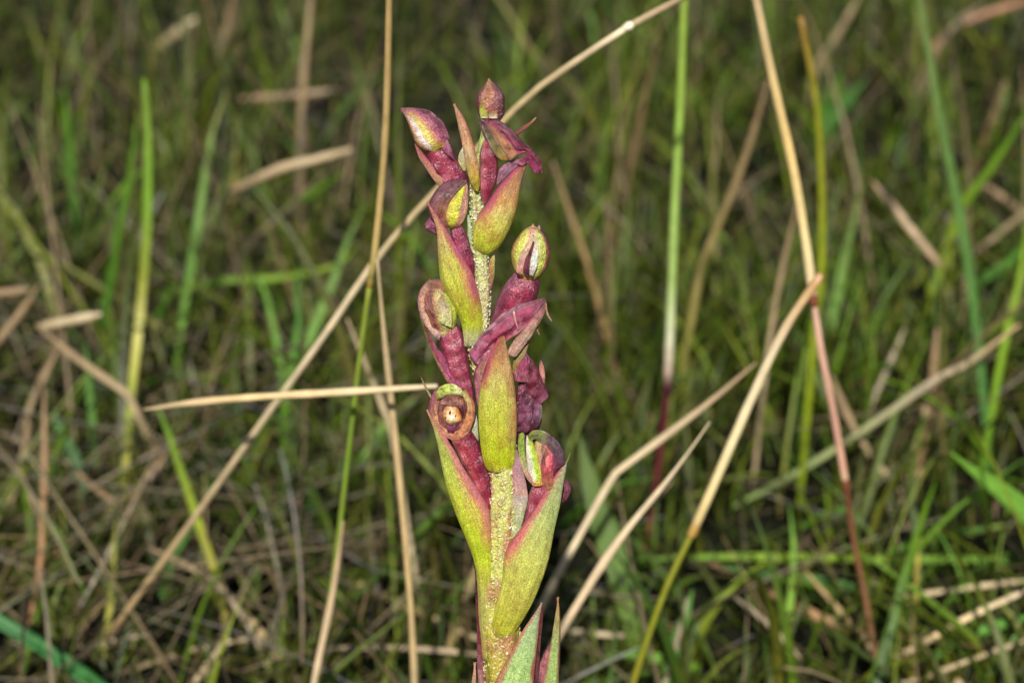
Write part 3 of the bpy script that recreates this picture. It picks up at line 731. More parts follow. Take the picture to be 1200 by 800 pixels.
blade('green tuft blade low beside the slanting olive stalk', [(700, 770), (735, 768), (780, 772), (820, 782)], 0.46, 0.46, 16, [(0, (84, 130, 44)), (1, (96, 140, 40))], root=False)


# ------------------------------------------------------------------ the orchid
foot = sp(596, 840) - SPV * (sp(596, 840)[2] / SPV[2])
ORCHID = bpy.data.objects.new('orchid', None)
ORCHID.location = foot
COL.objects.link(ORCHID)
tag(ORCHID, 'upright orchid spike with lime green bracts and wilting magenta flowers', 'orchid')


def part_empty(name, px, py, label=None):
    """a flower: an Empty where it sits on the stem; its pieces are its children"""
    e = bpy.data.objects.new(name, None); COL.objects.link(e)
    e.parent = ORCHID
    e.location = sp(px, py) - foot
    e['_o'] = list(sp(px, py))
    if label: e['label'] = label
    return e


def sheet(name, L, R, w, bulge, colf, mat, parent=None, Tl=90, Tr=90, closed=False, nu=44, nv=26, thick=2.2,
          ridge=(0, 0, 0), crumple=(0.0, 0.05), wtip=None, wmid=None, back=0.8, waist=0.0):
    """a piece of the plant between two edges (photo pixels, from its foot to its tip), arched towards the viewer by
    bulge x half its width; closed pieces go all the way round, open ones end in a free edge or wrap behind (T > 90)"""
    A = resample(L, nu); B = resample(R, nu)
    us = np.linspace(0, 1, nu)
    w0 = w if wtip is None else None
    if closed: ts = np.linspace(-math.pi, math.pi, nv + 1)[:-1]
    else: ts = np.linspace(-math.radians(Tl), math.radians(Tr), nv)
    seed = rng.uniform(0, 50)
    V, C, UV = [], [], []
    nl = 1 / math.sin(math.radians(min(Tl, 90))); nr = 1 / math.sin(math.radians(min(Tr, 90)))
    wl0, wr0 = math.cos(math.radians(min(Tl, 90))), math.cos(math.radians(min(Tr, 90)))
    for i, u in enumerate(us):
        if wtip is None: wc = w
        elif wmid is None: wc = w + (wtip - w) * u
        else: wc = w * (1 - u) ** 2 + 2 * wmid * u * (1 - u) + wtip * u * u
        c = (A[i] + B[i]) / 2; s = (B[i] - A[i]) / 2
        hw = np.hypot(*s) + 1e-6
        for t in ts:
            st, ct = math.sin(t), math.cos(t)
            v = st * (nl if t < 0 else nr) if not closed else st
            v = max(-1, min(1, v))
            d = ct if ct > 0 else ct * back
            if not closed: d = ct - (wl0 if t < 0 else wr0) * abs(v)
            dep = wc + bulge * hw * d
            if ridge[0]:
                dep += ridge[0] * math.sin(v * ridge[1] + ridge[2] + u * 1.5) * math.sin(math.pi * min(1, u * 1.15 + 0.08)) * (1 if ct > -0.2 else 0)
            p = c + s * v
            if crumple[0]:
                q = Vector((p[0] * crumple[1], p[1] * crumple[1], seed))
                dep += crumple[0] * noise.noise(q) * min(1.0, hw / 8)
                p = p + crumple[0] * 0.35 * np.array([noise.noise(q + Vector((9, 0, 0))), noise.noise(q + Vector((0, 9, 0)))]) * min(1.0, hw / 10)
            V.append(sp(p[0], p[1], dep))
            cc = np.asarray(colf(u, v if ct > 0 or closed else math.copysign(1, v)), float)
            if cc[1] > 0.82 * cc[0]: cc = np.minimum(255, cc * (0.97, 1.05, 1.15))
            if mat is M_FLOWER: cc = mixc(cc, (92, 46, 48), 0.2)
            C.append(lin(cc))
            UV.append((u, (v * 0.5 + 0.5) + seed))
    k = len(ts)
    idx = np.arange(nu * k).reshape(nu, k)
    if closed:
        nx = np.roll(idx, -1, 1)
        F = np.stack([idx[:-1], nx[:-1], nx[1:], idx[1:]], -1).reshape(-1, 4)
    else:
        F = np.stack([idx[:-1, :-1], idx[:-1, 1:], idx[1:, 1:], idx[1:, :-1]], -1).reshape(-1, 4)
    par = parent or ORCHID
    org = np.array(parent['_o']) if parent is not None and '_o' in parent.keys() else foot
    o = mesh_obj(name, np.array(V), F, np.array(C), np.array(UV), mat, par, origin=org)
    if not closed:
        md = o.modifiers.new('thickness', 'SOLIDIFY'); md.thickness = thick * S; md.offset = -1
    return o


def flatcol(stops_u, left=None, right=None, lw=0.6, rw=0.6, lu=(0.2, 0.5), ru=(0.2, 0.5), spots=0.0, spot_col=(110, 40, 40)):
    """colour along the piece, with differently coloured margins"""
    def f(u, v):
        c = grad(stops_u, u)
        v0 = v; v = v + 0.22 * noise.noise(Vector((u * 7, v * 2.5, 5.5))) + 0.12 * noise.noise(Vector((u * 24, v * 8, 3.5)))
        if left is not None: c = mixc(c, left, 0.92 * sst(lw - 0.2, 1.0, -v) * sst(lu[0], lu[1], u))
        if right is not None: c = mixc(c, right, 0.92 * sst(rw - 0.2, 1.0, v) * sst(ru[0], ru[1], u))
        if spots:
            q = noise.noise(Vector((u * 9, v0 * 3.5, 2.7))) + 0.5 * noise.noise(Vector((u * 26, v * 9, 7.1)))
            c = mixc(c, spot_col, 0.7 * spots * sst(0.05, 0.6, q))
        return c
    return f


def across(stops_v, base=None, tip=None, bu=0.2, tu=0.8):
    """colour across the piece (v from -1 to 1), with a foot and a tip of their own"""
    def f(u, v):
        c = grad(stops_v, v)
        if base is not None: c = mixc(base, c, sst(0, bu, u))
        if tip is not None: c = mixc(c, tip, sst(tu, 1.0, u))
        return c
    return f


def strand(name, pts, w, wid, stops, mat, parent):
    """a hair, awn or thin pointed tip; pts in photo pixels, w lift, wid full widths in pixels"""
    P2 = resample(pts, 12)
    ws = np.interp(np.linspace(0, 1, 12), np.linspace(0, 1, len(w)), w)
    W = np.array([sp(a, b, c) for (a, b), c in zip(P2, ws)])
    org = np.array(parent['_o']) if parent is not ORCHID else foot
    return stalk_mesh(name, W, [q * S for q in wid], stops, mat, parent, 0.8, 8, origin=org, wob=0.03)


# --- stem: from the soil to the tip, ridged and clothed in pale scurf
STEM = [(596, 840, 25), (590, 770, 23), (584, 700, 20), (588, 640, 18), (591, 580, 17), (588, 520, 16), (577, 460, 14), (564, 420, 12),
        (560, 380, 12), (565, 340, 8.5), (563, 300, 8), (560, 260, 7), (558, 225, 6), (562, 190, 5), (572, 135, 4)]
sr = resample(STEM, 110)
Wst = np.array([sp(a, b) for a, b, c in sr]); rst = sr[:, 2] * S
low = np.array([foot + (Wst[0] - foot) * k for k in np.linspace(-0.04, 0.96, 14)])
Wst = np.vstack([low, Wst]); rst = np.r_[np.linspace(0.0050, rst[0], 14), rst]
pys = np.r_[np.full(14, 840.0), sr[:, 1]]
T, Aax, Bax = frames(Wst)
nth = 30
th = np.linspace(0, 2 * math.pi, nth, endpoint=False)
V = []; C = []; UV = []
for i in range(len(Wst)):
    for a in th:
        rr = rst[i] * (1 + 0.07 * math.cos(a * 5 + pys[i] * 0.01) + 0.03 * math.cos(a * 11 + pys[i] * 0.03))
        rr *= 1 + 0.05 * noise.noise(Vector((pys[i] * 0.04, a * 1.2, 0)))
        V.append(Wst[i] + rr * (math.cos(a) * Aax[i] + math.sin(a) * Bax[i]))
        base = grad([(200, (176, 190, 110)), (300, (186, 188, 124)), (360, (192, 176, 136)), (420, (188, 188, 110)), (560, (188, 184, 112)), (680, (184, 180, 92)), (760, (178, 168, 60)), (840, (160, 160, 54))], pys[i])
        q = noise.noise(Vector((pys[i] * 0.03, math.cos(a) * 1.4, math.sin(a) * 1.4)))
        C.append(lin(mixc(base * (0.9, 0.93, 0.85), (136, 76, 66), sst(0.0, 0.5, q) * 0.65)))
        UV.append((i / 20.0, abs(a - math.pi) / math.pi * 2))
idx = np.arange(len(Wst) * nth).reshape(len(Wst), nth); nx = np.roll(idx, -1, 1)
F = np.stack([idx[:-1], nx[:-1], nx[1:], idx[1:]], -1).reshape(-1, 4)
stem = mesh_obj('stem', np.array(V), F, np.array(C), np.array(UV), M_STEM, ORCHID, origin=foot)


def scurf(name, n, y0, y1, cols, parent, a0=0.0, a1=math.pi, size=(4.5, 10.0)):
    """tiny curled pale scales clothing the stem"""
    V, F, C, UV = [], [], [], []
    for _ in range(n):
        py = rng.uniform(y0, y1)
        i = int(np.argmin(np.abs(pys - py))); i = min(max(i, 1), len(Wst) - 2)
        a = rng.uniform(a0, a1)
        rad = math.cos(a) * Aax[i] + math.sin(a) * Bax[i]
        tang = -math.sin(a) * Aax[i] + math.cos(a) * Bax[i]
        f = rng.uniform(0, 1)
        c = Wst[i] * (1 - f) + Wst[i + 1] * f + rad * rst[i] * 1.02
        ln = rng.uniform(*size) * S; wd = rng.uniform(1.0, 1.9) * S
        th0 = rng.normal(0, 0.8); bend = rng.uniform(-2.2, 2.2)
        col = lin(cols[rng.integers(0, len(cols))])
        m = 6; b0 = len(V); pos = c.copy()
        for j in range(m):
            t = j / (m - 1)
            ang = th0 + bend * t
            d = math.cos(ang) * T[i] + math.sin(ang) * tang
            s = -math.sin(ang) * T[i] + math.cos(ang) * tang
            pos = pos + d * ln / m
            lift = rad * ((math.sin(t * 2.6) * 1.1) * S)
            hw = wd * math.sin(math.pi * (0.15 + 0.8 * t)) * 0.8
            for q in range(4):
                ph = q * math.pi / 2
                V.append(pos + lift + s * hw * math.cos(ph) + rad * hw * 0.8 * math.sin(ph))
                C.append(col); UV.append((t, q * 0.2))
        for j in range(m - 1):
            for q in range(4):
                F.append((b0 + j * 4 + q, b0 + j * 4 + (q + 1) % 4, b0 + (j + 1) * 4 + (q + 1) % 4, b0 + (j + 1) * 4 + q))
    o = mesh_obj(name, np.array(V), np.array(F), np.array(C), np.array(UV), M_SCURF, parent, origin=foot)
    o['kind'] = 'stuff'
    return o


SC = [(206, 198, 150), (226, 218, 186), (196, 156, 124), (180, 130, 104), (198, 194, 116), (186, 186, 90), (180, 180, 84)]
scurf('stem_scales', 420, 215, 400, [(214, 214, 170), (226, 220, 196), (206, 190, 160), (190, 196, 120)], ORCHID, -0.3, math.pi + 0.3, (2.5, 5.0))
scurf('stem_scales', 1300, 400, 845, SC, ORCHID, -0.5, math.pi + 0.5, (4.0, 8.0))

LIME = (196, 196, 34); LIME2 = (186, 180, 50); YEL = (204, 190, 60); ORG = (198, 146, 84); PNKM = (188, 84, 116); MAG = (160, 40, 84)
DMAG = (112, 22, 52); MAUVE = (150, 92, 108); TANP = (204, 158, 124); PALEG = (170, 176, 98)

# --- bracts
sheet('bract', [(567, 299), (556, 290), (554, 272), (561, 250), (570, 238), (582, 220), (594, 207), (606, 195), (616, 187)],
      [(571, 299), (583, 291), (592, 277), (600, 260), (606, 240), (610, 216), (614, 200), (619, 188)], 4, 0.75,
      flatcol([(0, (186, 190, 40)), (0.2, (192, 186, 46)), (0.42, (194, 172, 70)), (0.65, (190, 146, 88)), (0.85, (172, 122, 86)), (1, (150, 84, 74))], left=(176, 50, 104), lw=0.35, lu=(0.25, 0.5), spots=0.45, spot_col=(160, 70, 46)), M_BRACT,
      Tl=100, Tr=130, wtip=6, wmid=16, crumple=(2.2, 0.05), ridge=(1.0, 11, 0))['label'] = 'lime green bract with orange top and magenta margin below the hooded flower'
sheet('bract', [(544, 405), (543, 392), (539, 372), (528, 350), (517, 325), (514, 300), (513, 270), (508, 252), (501, 234)],
      [(556, 405), (567, 388), (566, 372), (564, 352), (560, 335), (553, 316), (543, 298), (530, 276), (516, 254), (503, 234)], 5, 0.75,
      flatcol([(0, (206, 200, 140)), (0.10, (196, 192, 110)), (0.17, (190, 192, 24)), (0.35, (198, 188, 48)), (0.6, (198, 186, 66)), (0.8, (204, 160, 110)), (1, (196, 130, 110))], right=(188, 76, 122), rw=0.3, ru=(0.2, 0.42), spots=0.4, spot_col=(176, 88, 56)), M_BRACT,
      Tl=125, Tr=95, wtip=22, wmid=22, crumple=(2.2, 0.04), ridge=(1.0, 10, 1))['label'] = 'lime green bract with magenta right margin and pink tip'
sheet('bract', [(572, 551), (567, 540), (563, 515), (561, 480), (563, 452), (570, 425), (577, 405), (583, 394), (588, 383)],
      [(600, 551), (603, 540), (605, 515), (606, 485), (604, 455), (600, 430), (597, 414), (593, 398), (590, 383)], 5, 0.75,
      flatcol([(0, (196, 190, 70)), (0.07, (194, 196, 20)), (0.3, (198, 196, 40)), (0.6, (196, 184, 70)), (0.78, (188, 144, 86)), (0.9, (160, 104, 72)), (1, (176, 110, 84))], left=(176, 60, 84), lw=0.55, lu=(0.55, 0.72), right=(178, 140, 80), rw=0.3, ru=(0.1, 0.3), spots=0.32, spot_col=(150, 72, 56)), M_BRACT,
      Tl=105, Tr=120, wtip=18, wmid=28, crumple=(2.2, 0.045), ridge=(1.1, 12, 2))['label'] = 'central lime green bract facing the viewer, brown towards its tip'
sheet('bract', [(566, 770), (562, 730), (560, 690), (556, 655), (543, 620), (531, 590), (522, 560), (514, 520), (507, 494), (500, 477)],
      [(580, 770), (579, 730), (578, 690), (578, 655), (577, 630), (576, 608), (572, 590), (560, 570), (545, 546), (528, 516), (512, 490), (502, 477)], 8, 0.75,
      flatcol([(0, (180, 160, 70)), (0.25, (190, 176, 80)), (0.4, (190, 196, 24)), (0.6, (196, 196, 40)), (0.85, (176, 180, 70)), (1, (204, 150, 110))], right=(204, 110, 132), rw=-0.05, ru=(0.38, 0.52), spots=0.3, spot_col=(170, 96, 60)), M_BRACT,
      Tl=125, Tr=88, wtip=14, wmid=12, crumple=(2.2, 0.04), ridge=(1.0, 10, 0.5))['label'] = 'lower bract on the left, lime green with a broad pink inner margin'
sheet('bract', [(578, 742), (576, 728), (582, 700), (588, 672), (591, 647), (597, 631), (607, 617), (620, 600), (633, 580), (645, 560), (655, 546), (662, 538)],
      [(586, 744), (600, 738), (613, 719), (630, 686), (641, 655), (648, 622), (655, 590), (660, 562), (664, 539)], 14, 0.65,
      flatcol([(0, (190, 160, 90)), (0.06, (182, 172, 34)), (0.25, (190, 176, 60)), (0.5, (188, 180, 74)), (0.75, (166, 172, 88)), (1, (176, 160, 120))], left=(190, 84, 100), lw=0.45, lu=(0.35, 0.5), spots=0.28, spot_col=(160, 104, 60)), M_BRACT,
      Tl=92, Tr=130, wtip=14, wmid=22, crumple=(2.4, 0.035), ridge=(1.2, 13, 0))['label'] = 'large lower bract on the right, yellow green with a pink left margin'
sheet('bract', [(556, 900), (560, 850), (566, 815), (580, 789), (592, 768), (606, 741), (620, 719), (634, 699)],
      [(630, 900), (628, 850), (625, 815), (626, 780), (629, 752), (631, 728), (633, 712), (635, 699)], 18, 0.6,
      flatcol([(0, (150, 170, 70)), (0.6, (160, 178, 90)), (0.85, (168, 176, 110)), (1, (190, 160, 130))], left=(186, 116, 90), lw=0.8, lu=(0.1, 0.3), right=(150, 70, 66), rw=0.85, ru=(0.1, 0.3), spots=0.25, spot_col=(196, 170, 120)), M_GREEN,
      Tl=85, Tr=100, wtip=20, wmid=34, crumple=(2.0, 0.05), ridge=(0.8, 8, 0))['label'] = 'pointed grey green bract in front at the lower edge'
sheet('bract', [(620, 900), (621, 850), (622, 810), (627, 770), (630, 740), (632, 718), (634, 706)],
      [(634, 900), (632, 850), (630, 810), (632, 770), (634, 740), (636, 720), (636, 706)], 12, 0.8,
      flatcol([(0, (110, 40, 56)), (1, (130, 64, 60))]), M_FLOWER, thick=1.5, wtip=14)['label'] = 'dark red edge of the pointed bract turned inwards'
sheet('bract', [(618, 890), (628, 840), (636, 803), (643, 768), (648, 736), (652, 712), (653, 699)],
      [(664, 890), (657, 840), (655, 803), (656, 768), (657, 736), (656, 714), (654, 699)], 4, 0.7,
      flatcol([(0, (150, 170, 70)), (0.7, (172, 184, 96)), (1, (204, 150, 90))], right=(110, 50, 44), rw=0.6, ru=(0.0, 0.1), left=(184, 150, 90), lw=0.6, spots=0.25, spot_col=(200, 180, 130)), M_GREEN,
      Tl=88, Tr=115, wtip=0, crumple=(1.5, 0.05))['label'] = 'narrow green bract with a dark edge beside the stem at the lower edge'
sheet('bract', [(622, 860), (625, 810), (630, 785), (640, 762), (645, 755)], [(650, 860), (645, 810), (645, 785), (647, 768), (647, 755)], -4, 0.7,
      flatcol([(0, (176, 90, 100)), (1, (196, 120, 120))]), M_FLOWER, wtip=-4)['label'] = 'pink inner face of the narrow bract'
sheet('bract', [(566, 860), (562, 815), (559, 780), (559, 740), (557, 700), (556, 660)], [(572, 860), (569, 815), (567, 780), (566, 740), (563, 700), (557, 660)], -4, 0.9,
      flatcol([(0, (206, 140, 136)), (0.35, (210, 150, 150)), (0.55, (150, 50, 64)), (0.8, (110, 30, 44)), (1, (96, 44, 48))]), M_FLOWER, wtip=-4, Tl=110)['label'] = 'thin dark red bract hugging the left side of the stem'
sheet('bract', [(550, 840), (551, 810), (554, 790), (556, 774)], [(557, 840), (557, 810), (558, 790), (557, 774)], 2, 0.8, flatcol([(0, (196, 170, 110)), (1, (206, 160, 130))]), M_BRACT, wtip=4)['label'] = 'tiny tan bract tip low on the left'
sheet('bract', [(557, 223), (552, 212), (548, 200), (545, 186), (543, 172), (540, 158), (536, 140), (532, 121)],
      [(561, 223), (563, 212), (562, 200), (560, 186), (556, 170), (551, 154), (544, 137), (533, 121)], 14, 0.8,
      flatcol([(0, (190, 176, 40)), (0.15, (206, 172, 56)), (0.4, (208, 174, 118)), (0.8, (206, 160, 126)), (1, (216, 170, 146))], left=(216, 160, 110), right=(176, 104, 84), rw=0.4, spots=0.45, spot_col=(140, 44, 40)), M_BRACT,
      Tl=100, Tr=110, wtip=14, wmid=22, crumple=(1.4, 0.06))['label'] = 'slender orange bract pointing up between the top flowers'
sheet('bract', [(545, 330), (547, 300), (548, 270), (547, 252)], [(551, 330), (553, 300), (553, 270), (550, 252)], 0, 0.9, flatcol([(0, (196, 196, 110)), (1, (206, 206, 150))]), M_GREEN)['label'] = 'pale green strip along the upper stem'
sheet('bract', [(571, 345), (571, 320), (574, 305), (578, 299)], [(574, 345), (579, 325), (580, 308), (580, 299)], 0, 0.9, flatcol([(0, (160, 90, 100)), (1, (184, 160, 80))], right=(176, 160, 70), rw=0.2), M_BRACT, wtip=0)['label'] = 'small pinkish bract on the stem under the hooded flower'


def ovary(fl, L, R, w, cols0, **k):
    cols = lambda u, v: mixc(cols0(u, v), (92, 42, 52), 0.42)
    return sheet('ovary', L, R, w, k.pop('bulge', 0.85), cols, M_OVARY, fl, closed=True, crumple=k.pop('crumple', (2.6, 0.06)), ridge=k.pop('ridge', (1.6, 9, 0)), **k)


# --- top flower bud
f = part_empty('flower', 575, 150, 'brown purple bud at the very top of the spike')
sheet('bud', [(566, 142), (561, 134), (558, 122), (560, 110), (566, 102), (572, 94)], [(586, 142), (591, 134), (592, 122), (591, 111), (584, 102), (574, 94)], 0, 0.9,
      across([(-1, (104, 52, 56)), (-0.3, (150, 100, 74)), (0.1, (140, 84, 74)), (0.6, (112, 64, 66)), (1, (74, 34, 46))], base=(176, 110, 100), tip=(140, 90, 76), bu=0.12), M_BUD, f, closed=True, crumple=(2.0, 0.09), ridge=(1.0, 7, 0))
sheet('sepal', [(568, 126), (563, 117), (566, 108), (570, 100), (572, 92)], [(578, 126), (582, 117), (580, 108), (576, 100), (574, 92)], 9, 0.5, flatcol([(0, (196, 160, 110)), (0.5, (170, 116, 86)), (1, (190, 150, 110))], spots=0.4), M_BUD, f, wtip=3, wmid=15)
sheet('sepal', [(564, 138), (562, 130), (563, 122), (566, 118)], [(572, 138), (572, 130), (570, 123), (567, 118)], 12, 0.4, flatcol([(0, (206, 190, 110)), (0.5, (170, 160, 40)), (1, (110, 80, 40))]), M_BUD, f)
sheet('sepal', [(573, 138), (573, 128), (575, 120)], [(583, 138), (582, 128), (577, 120)], 13, 0.4, flatcol([(0, (214, 180, 150)), (0.5, (140, 100, 50)), (1, (96, 50, 40))]), M_BUD, f)

# --- hooded flower, upper right
f = part_empty('flower', 600, 200, 'magenta hooded flower at the upper right')
ovary(f, [(566, 240), (561, 225), (560, 205), (561, 185), (564, 168), (568, 160)], [(574, 232), (579, 220), (583, 205), (584, 190), (580, 172), (572, 160)], 2, across([(-1, (196, 150, 120)), (-0.6, (200, 110, 110)), (0, (160, 40, 66)), (1, (110, 20, 50))]))
sheet('hood', [(634, 203), (626, 188), (616, 178), (604, 180), (594, 168), (582, 156), (570, 146), (560, 137)],
      [(633, 196), (631, 186), (623, 177), (614, 166), (604, 155), (594, 146), (580, 139), (564, 136)], 8, 0.9,
      across([(-1, (190, 70, 100)), (-0.3, (176, 56, 96)), (0.2, (136, 50, 76)), (0.7, (122, 66, 78)), (1, (86, 44, 56))], base=(150, 50, 84), tip=(120, 80, 90), bu=0.25, tu=0.85), M_FLOWER, f,
      Tl=90, Tr=130, crumple=(3.6, 0.07), ridge=(2.6, 7, 1))
sheet('sepal', [(598, 187), (590, 176), (582, 164), (574, 152), (566, 142)], [(606, 180), (599, 168), (590, 156), (580, 147), (567, 140)], 15, 0.5,
      flatcol([(0, (214, 150, 110)), (0.4, (208, 150, 96)), (1, (150, 90, 80))], right=(176, 60, 90)), M_FLOWER, f, crumple=(1.5, 0.08), wtip=8, wmid=18)
sheet('sepal', [(588, 188), (579, 180), (572, 166), (567, 154), (563, 143)], [(599, 186), (590, 174), (582, 162), (574, 150), (565, 141)], 10, 0.6,
      flatcol([(0, (190, 150, 60)), (0.4, (146, 136, 64)), (0.8, (110, 96, 66)), (1, (110, 80, 84))], left=(200, 160, 110), lw=0.6), M_FLOWER, f, crumple=(1.5, 0.08), wtip=6, wmid=14)
sheet('sepal', [(580, 184), (572, 172), (566, 158), (561, 142)], [(588, 187), (578, 174), (571, 160), (563, 140)], 5, 0.7, flatcol([(0, (190, 150, 90)), (0.5, (120, 84, 90)), (1, (128, 96, 104))]), M_FLOWER, f, wtip=4)
sheet('petal', [(582, 216), (583, 204), (588, 194), (597, 189), (606, 186)], [(588, 212), (596, 204), (604, 197), (611, 191), (614, 185)], 6, 0.5,
      flatcol([(0, (190, 130, 150)), (0.5, (176, 120, 148)), (1, (200, 140, 160))]), M_FLOWER, f, crumple=(2.5, 0.09))
sheet('petal', [(606, 190), (612, 183), (620, 182), (627, 188), (633, 196)], [(612, 194), (618, 191), (622, 196), (627, 203), (632, 202)], 12, 0.7,
      flatcol([(0, (206, 120, 140)), (0.4, (150, 40, 84)), (1, (170, 70, 104))]), M_FLOWER, f, crumple=(3.0, 0.1))
strand('awn', [(604, 158), (614, 150), (622, 144), (628, 138)], [0, 2, 2, 1], [5, 5, 3.5, 1.5], [(0, (130, 70, 66)), (0.7, (160, 96, 84)), (1, (206, 160, 120))], M_BRACT, f)

# --- bud flower, upper left
f = part_empty('flower', 540, 215, 'yellow and purple striped bud at the upper left')
ovary(f, [(530, 232), (517, 218), (506, 202), (500, 186), (498, 174), (502, 166)], [(550, 222), (549, 210), (543, 196), (535, 182), (527, 168), (520, 160)], 0, across([(-1, (110, 26, 48)), (-0.4, (168, 40, 70)), (0.1, (190, 70, 90)), (0.5, (140, 26, 64)), (1, (84, 16, 44))]), crumple=(3.2, 0.07))
sheet('bract_scale', [(520, 224), (510, 212), (500, 198), (491, 184), (486, 168)], [(530, 222), (522, 206), (511, 194), (500, 184), (488, 168)], 8, 0.8, flatcol([(0, (200, 160, 100)), (0.5, (190, 130, 110)), (1, (176, 110, 100))], right=(176, 70, 96), rw=0.1), M_BRACT, f, Tl=110, crumple=(1.5, 0.06), wtip=4)
sheet('bud', [(506, 178), (494, 174), (486, 165), (482, 154), (479, 144), (475, 136), (470, 129)], [(523, 170), (524, 160), (519, 148), (511, 137), (500, 130), (486, 126), (471, 126)], 8, 0.85,
      across([(-1, (160, 110, 76)), (-0.72, (190, 150, 100)), (-0.5, (226, 190, 180)), (-0.33, (240, 220, 200)), (-0.2, (206, 170, 76)), (0.05, (206, 180, 70)), (0.25, (176, 120, 90)), (0.55, (150, 74, 96)), (1, (84, 40, 58))], base=(176, 150, 40), tip=(140, 96, 92), bu=0.16, tu=0.62), M_BUD, f, closed=True, crumple=(1.8, 0.08), ridge=(1.0, 8, 0.5))
sheet('sepal', [(520, 160), (512, 146), (500, 138), (486, 132), (470, 131)], [(528, 162), (522, 147), (512, 135), (497, 127), (470, 126)], 14, 0.6,
      flatcol([(0, (190, 110, 140)), (0.3, (130, 66, 84)), (0.8, (128, 84, 88)), (1, (150, 112, 108))]), M_FLOWER, f, Tr=125, crumple=(1.6, 0.08), wtip=8)
sheet('petal', [(518, 174), (521, 164), (520, 156)], [(533, 186), (529, 172), (522, 157)], 13, 0.5, flatcol([(0, (130, 40, 76)), (0.5, (196, 120, 150)), (1, (210, 150, 170))]), M_FLOWER, f, crumple=(1.5, 0.1))
sheet('petal', [(540, 200), (537, 188), (539, 178), (543, 172)], [(546, 200), (546, 188), (545, 180), (544, 172)], 4, 0.6, flatcol([(0, (190, 170, 90)), (1, (216, 200, 160))]), M_BRACT, f)

# --- hooded bud over the left bract
f = part_empty('flower', 550, 300, 'mauve hooded bud with a yellow green side, over the left bract')
ovary(f, [(546, 318), (538, 300), (531, 284), (527, 268), (528, 260)], [(557, 326), (556, 306), (551, 286), (546, 270), (540, 260)], 4, across([(-1, (150, 40, 80)), (-0.3, (170, 56, 96)), (0.4, (130, 24, 60)), (1, (90, 16, 44))]))
sheet('bud', [(527, 266), (519, 260), (517, 248), (520, 236), (528, 224), (538, 215), (546, 210)], [(531, 267), (541, 262), (547, 250), (549, 236), (549, 224), (548, 214), (547, 210)], 10, 0.75,
      across([(-1, (150, 100, 50)), (-0.4, (190, 160, 50)), (0.1, (204, 196, 40)), (0.4, (198, 176, 70)), (0.62, (110, 40, 56)), (0.72, (232, 196, 180)), (0.86, (206, 150, 110)), (1, (190, 140, 110))], base=(200, 160, 80), tip=(190, 140, 110), bu=0.2), M_BUD, f, closed=True, crumple=(1.4, 0.09))
sheet('hood', [(516, 264), (506, 254), (502, 242), (506, 230), (514, 218), (526, 210), (540, 208), (547, 211)], [(528, 264), (526, 254), (526, 244), (529, 236), (534, 228), (540, 220), (545, 215), (548, 211)], 14, 0.75,
      flatcol([(0, (160, 96, 60)), (0.3, (168, 110, 66)), (0.6, (130, 84, 84)), (1, (150, 110, 104))], left=(120, 68, 88), lw=-0.1, lu=(0, 0.2), spots=0.5, spot_col=(90, 44, 62)), M_FLOWER, f, Tl=130, crumple=(2.2, 0.08), ridge=(0.8, 9, 0))
sheet('petal', [(512, 276), (504, 272), (499, 268), (498, 262)], [(516, 262), (510, 256), (505, 254), (501, 258)], 0, 0.6, flatcol([(0, (110, 36, 70)), (0.7, (160, 76, 108)), (1, (190, 110, 130))]), M_FLOWER, f, crumple=(2.0, 0.1))

# --- open bud on the left, below
f = part_empty('flower', 545, 430, 'tan half open bud on the left with a pink ovary')
ovary(f, [(540, 472), (530, 450), (521, 424), (515, 402), (514, 388), (518, 378)], [(556, 470), (554, 450), (550, 428), (546, 404), (540, 386), (533, 378)], 2, across([(-1, (120, 24, 52)), (-0.5, (176, 60, 86)), (0, (206, 110, 120)), (0.4, (180, 64, 90)), (1, (120, 30, 60))]), crumple=(3.0, 0.08))
sheet('bract_scale', [(548, 474), (534, 460), (520, 440), (507, 414), (498, 390), (492, 368), (490, 350)], [(551, 474), (548, 458), (536, 436), (521, 416), (510, 402), (502, 384), (493, 352)], 8, 0.8,
      flatcol([(0, (176, 60, 100)), (0.3, (184, 76, 124)), (0.6, (170, 70, 100)), (0.75, (130, 90, 60)), (1, (150, 110, 80))], left=(166, 150, 50), lw=0.3, lu=(0.0, 0.2)), M_FLOWER, f, Tl=120, crumple=(1.6, 0.07), ridge=(0.8, 7, 0), wtip=2)
sheet('bud', [(514, 392), (503, 378), (497, 360), (497, 344), (503, 333), (510, 326)], [(526, 390), (534, 380), (536, 364), (532, 348), (523, 336), (514, 326)], 8, 0.75,
      across([(-1, (150, 110, 80)), (-0.6, (120, 60, 50)), (-0.35, (84, 40, 36)), (-0.2, (176, 140, 84)), (0.2, (184, 160, 96)), (0.6, (160, 144, 60)), (1, (176, 176, 40))], base=(206, 176, 90), tip=(120, 80, 60), tu=0.7), M_BUD, f, closed=True, crumple=(2.0, 0.09))
sheet('sepal', [(515, 396), (504, 386), (495, 372), (490, 354), (493, 338), (504, 325)], [(518, 388), (515, 378), (507, 366), (502, 352), (502, 340), (507, 328)], 13, 0.45,
      flatcol([(0, (196, 150, 150)), (0.3, (210, 170, 140)), (0.6, (196, 150, 120)), (1, (150, 116, 96))], left=(150, 100, 100), lw=0.3), M_BUD, f, Tl=120, crumple=(1.4, 0.08), wtip=10)
sheet('sepal', [(516, 374), (514, 362), (513, 350), (518, 342)], [(530, 380), (531, 366), (528, 352), (520, 341)], 20, 0.6, flatcol([(0, (190, 182, 100)), (0.5, (182, 152, 106)), (1, (160, 130, 84))], right=(180, 180, 60)), M_BUD, f, crumple=(1.4, 0.1))
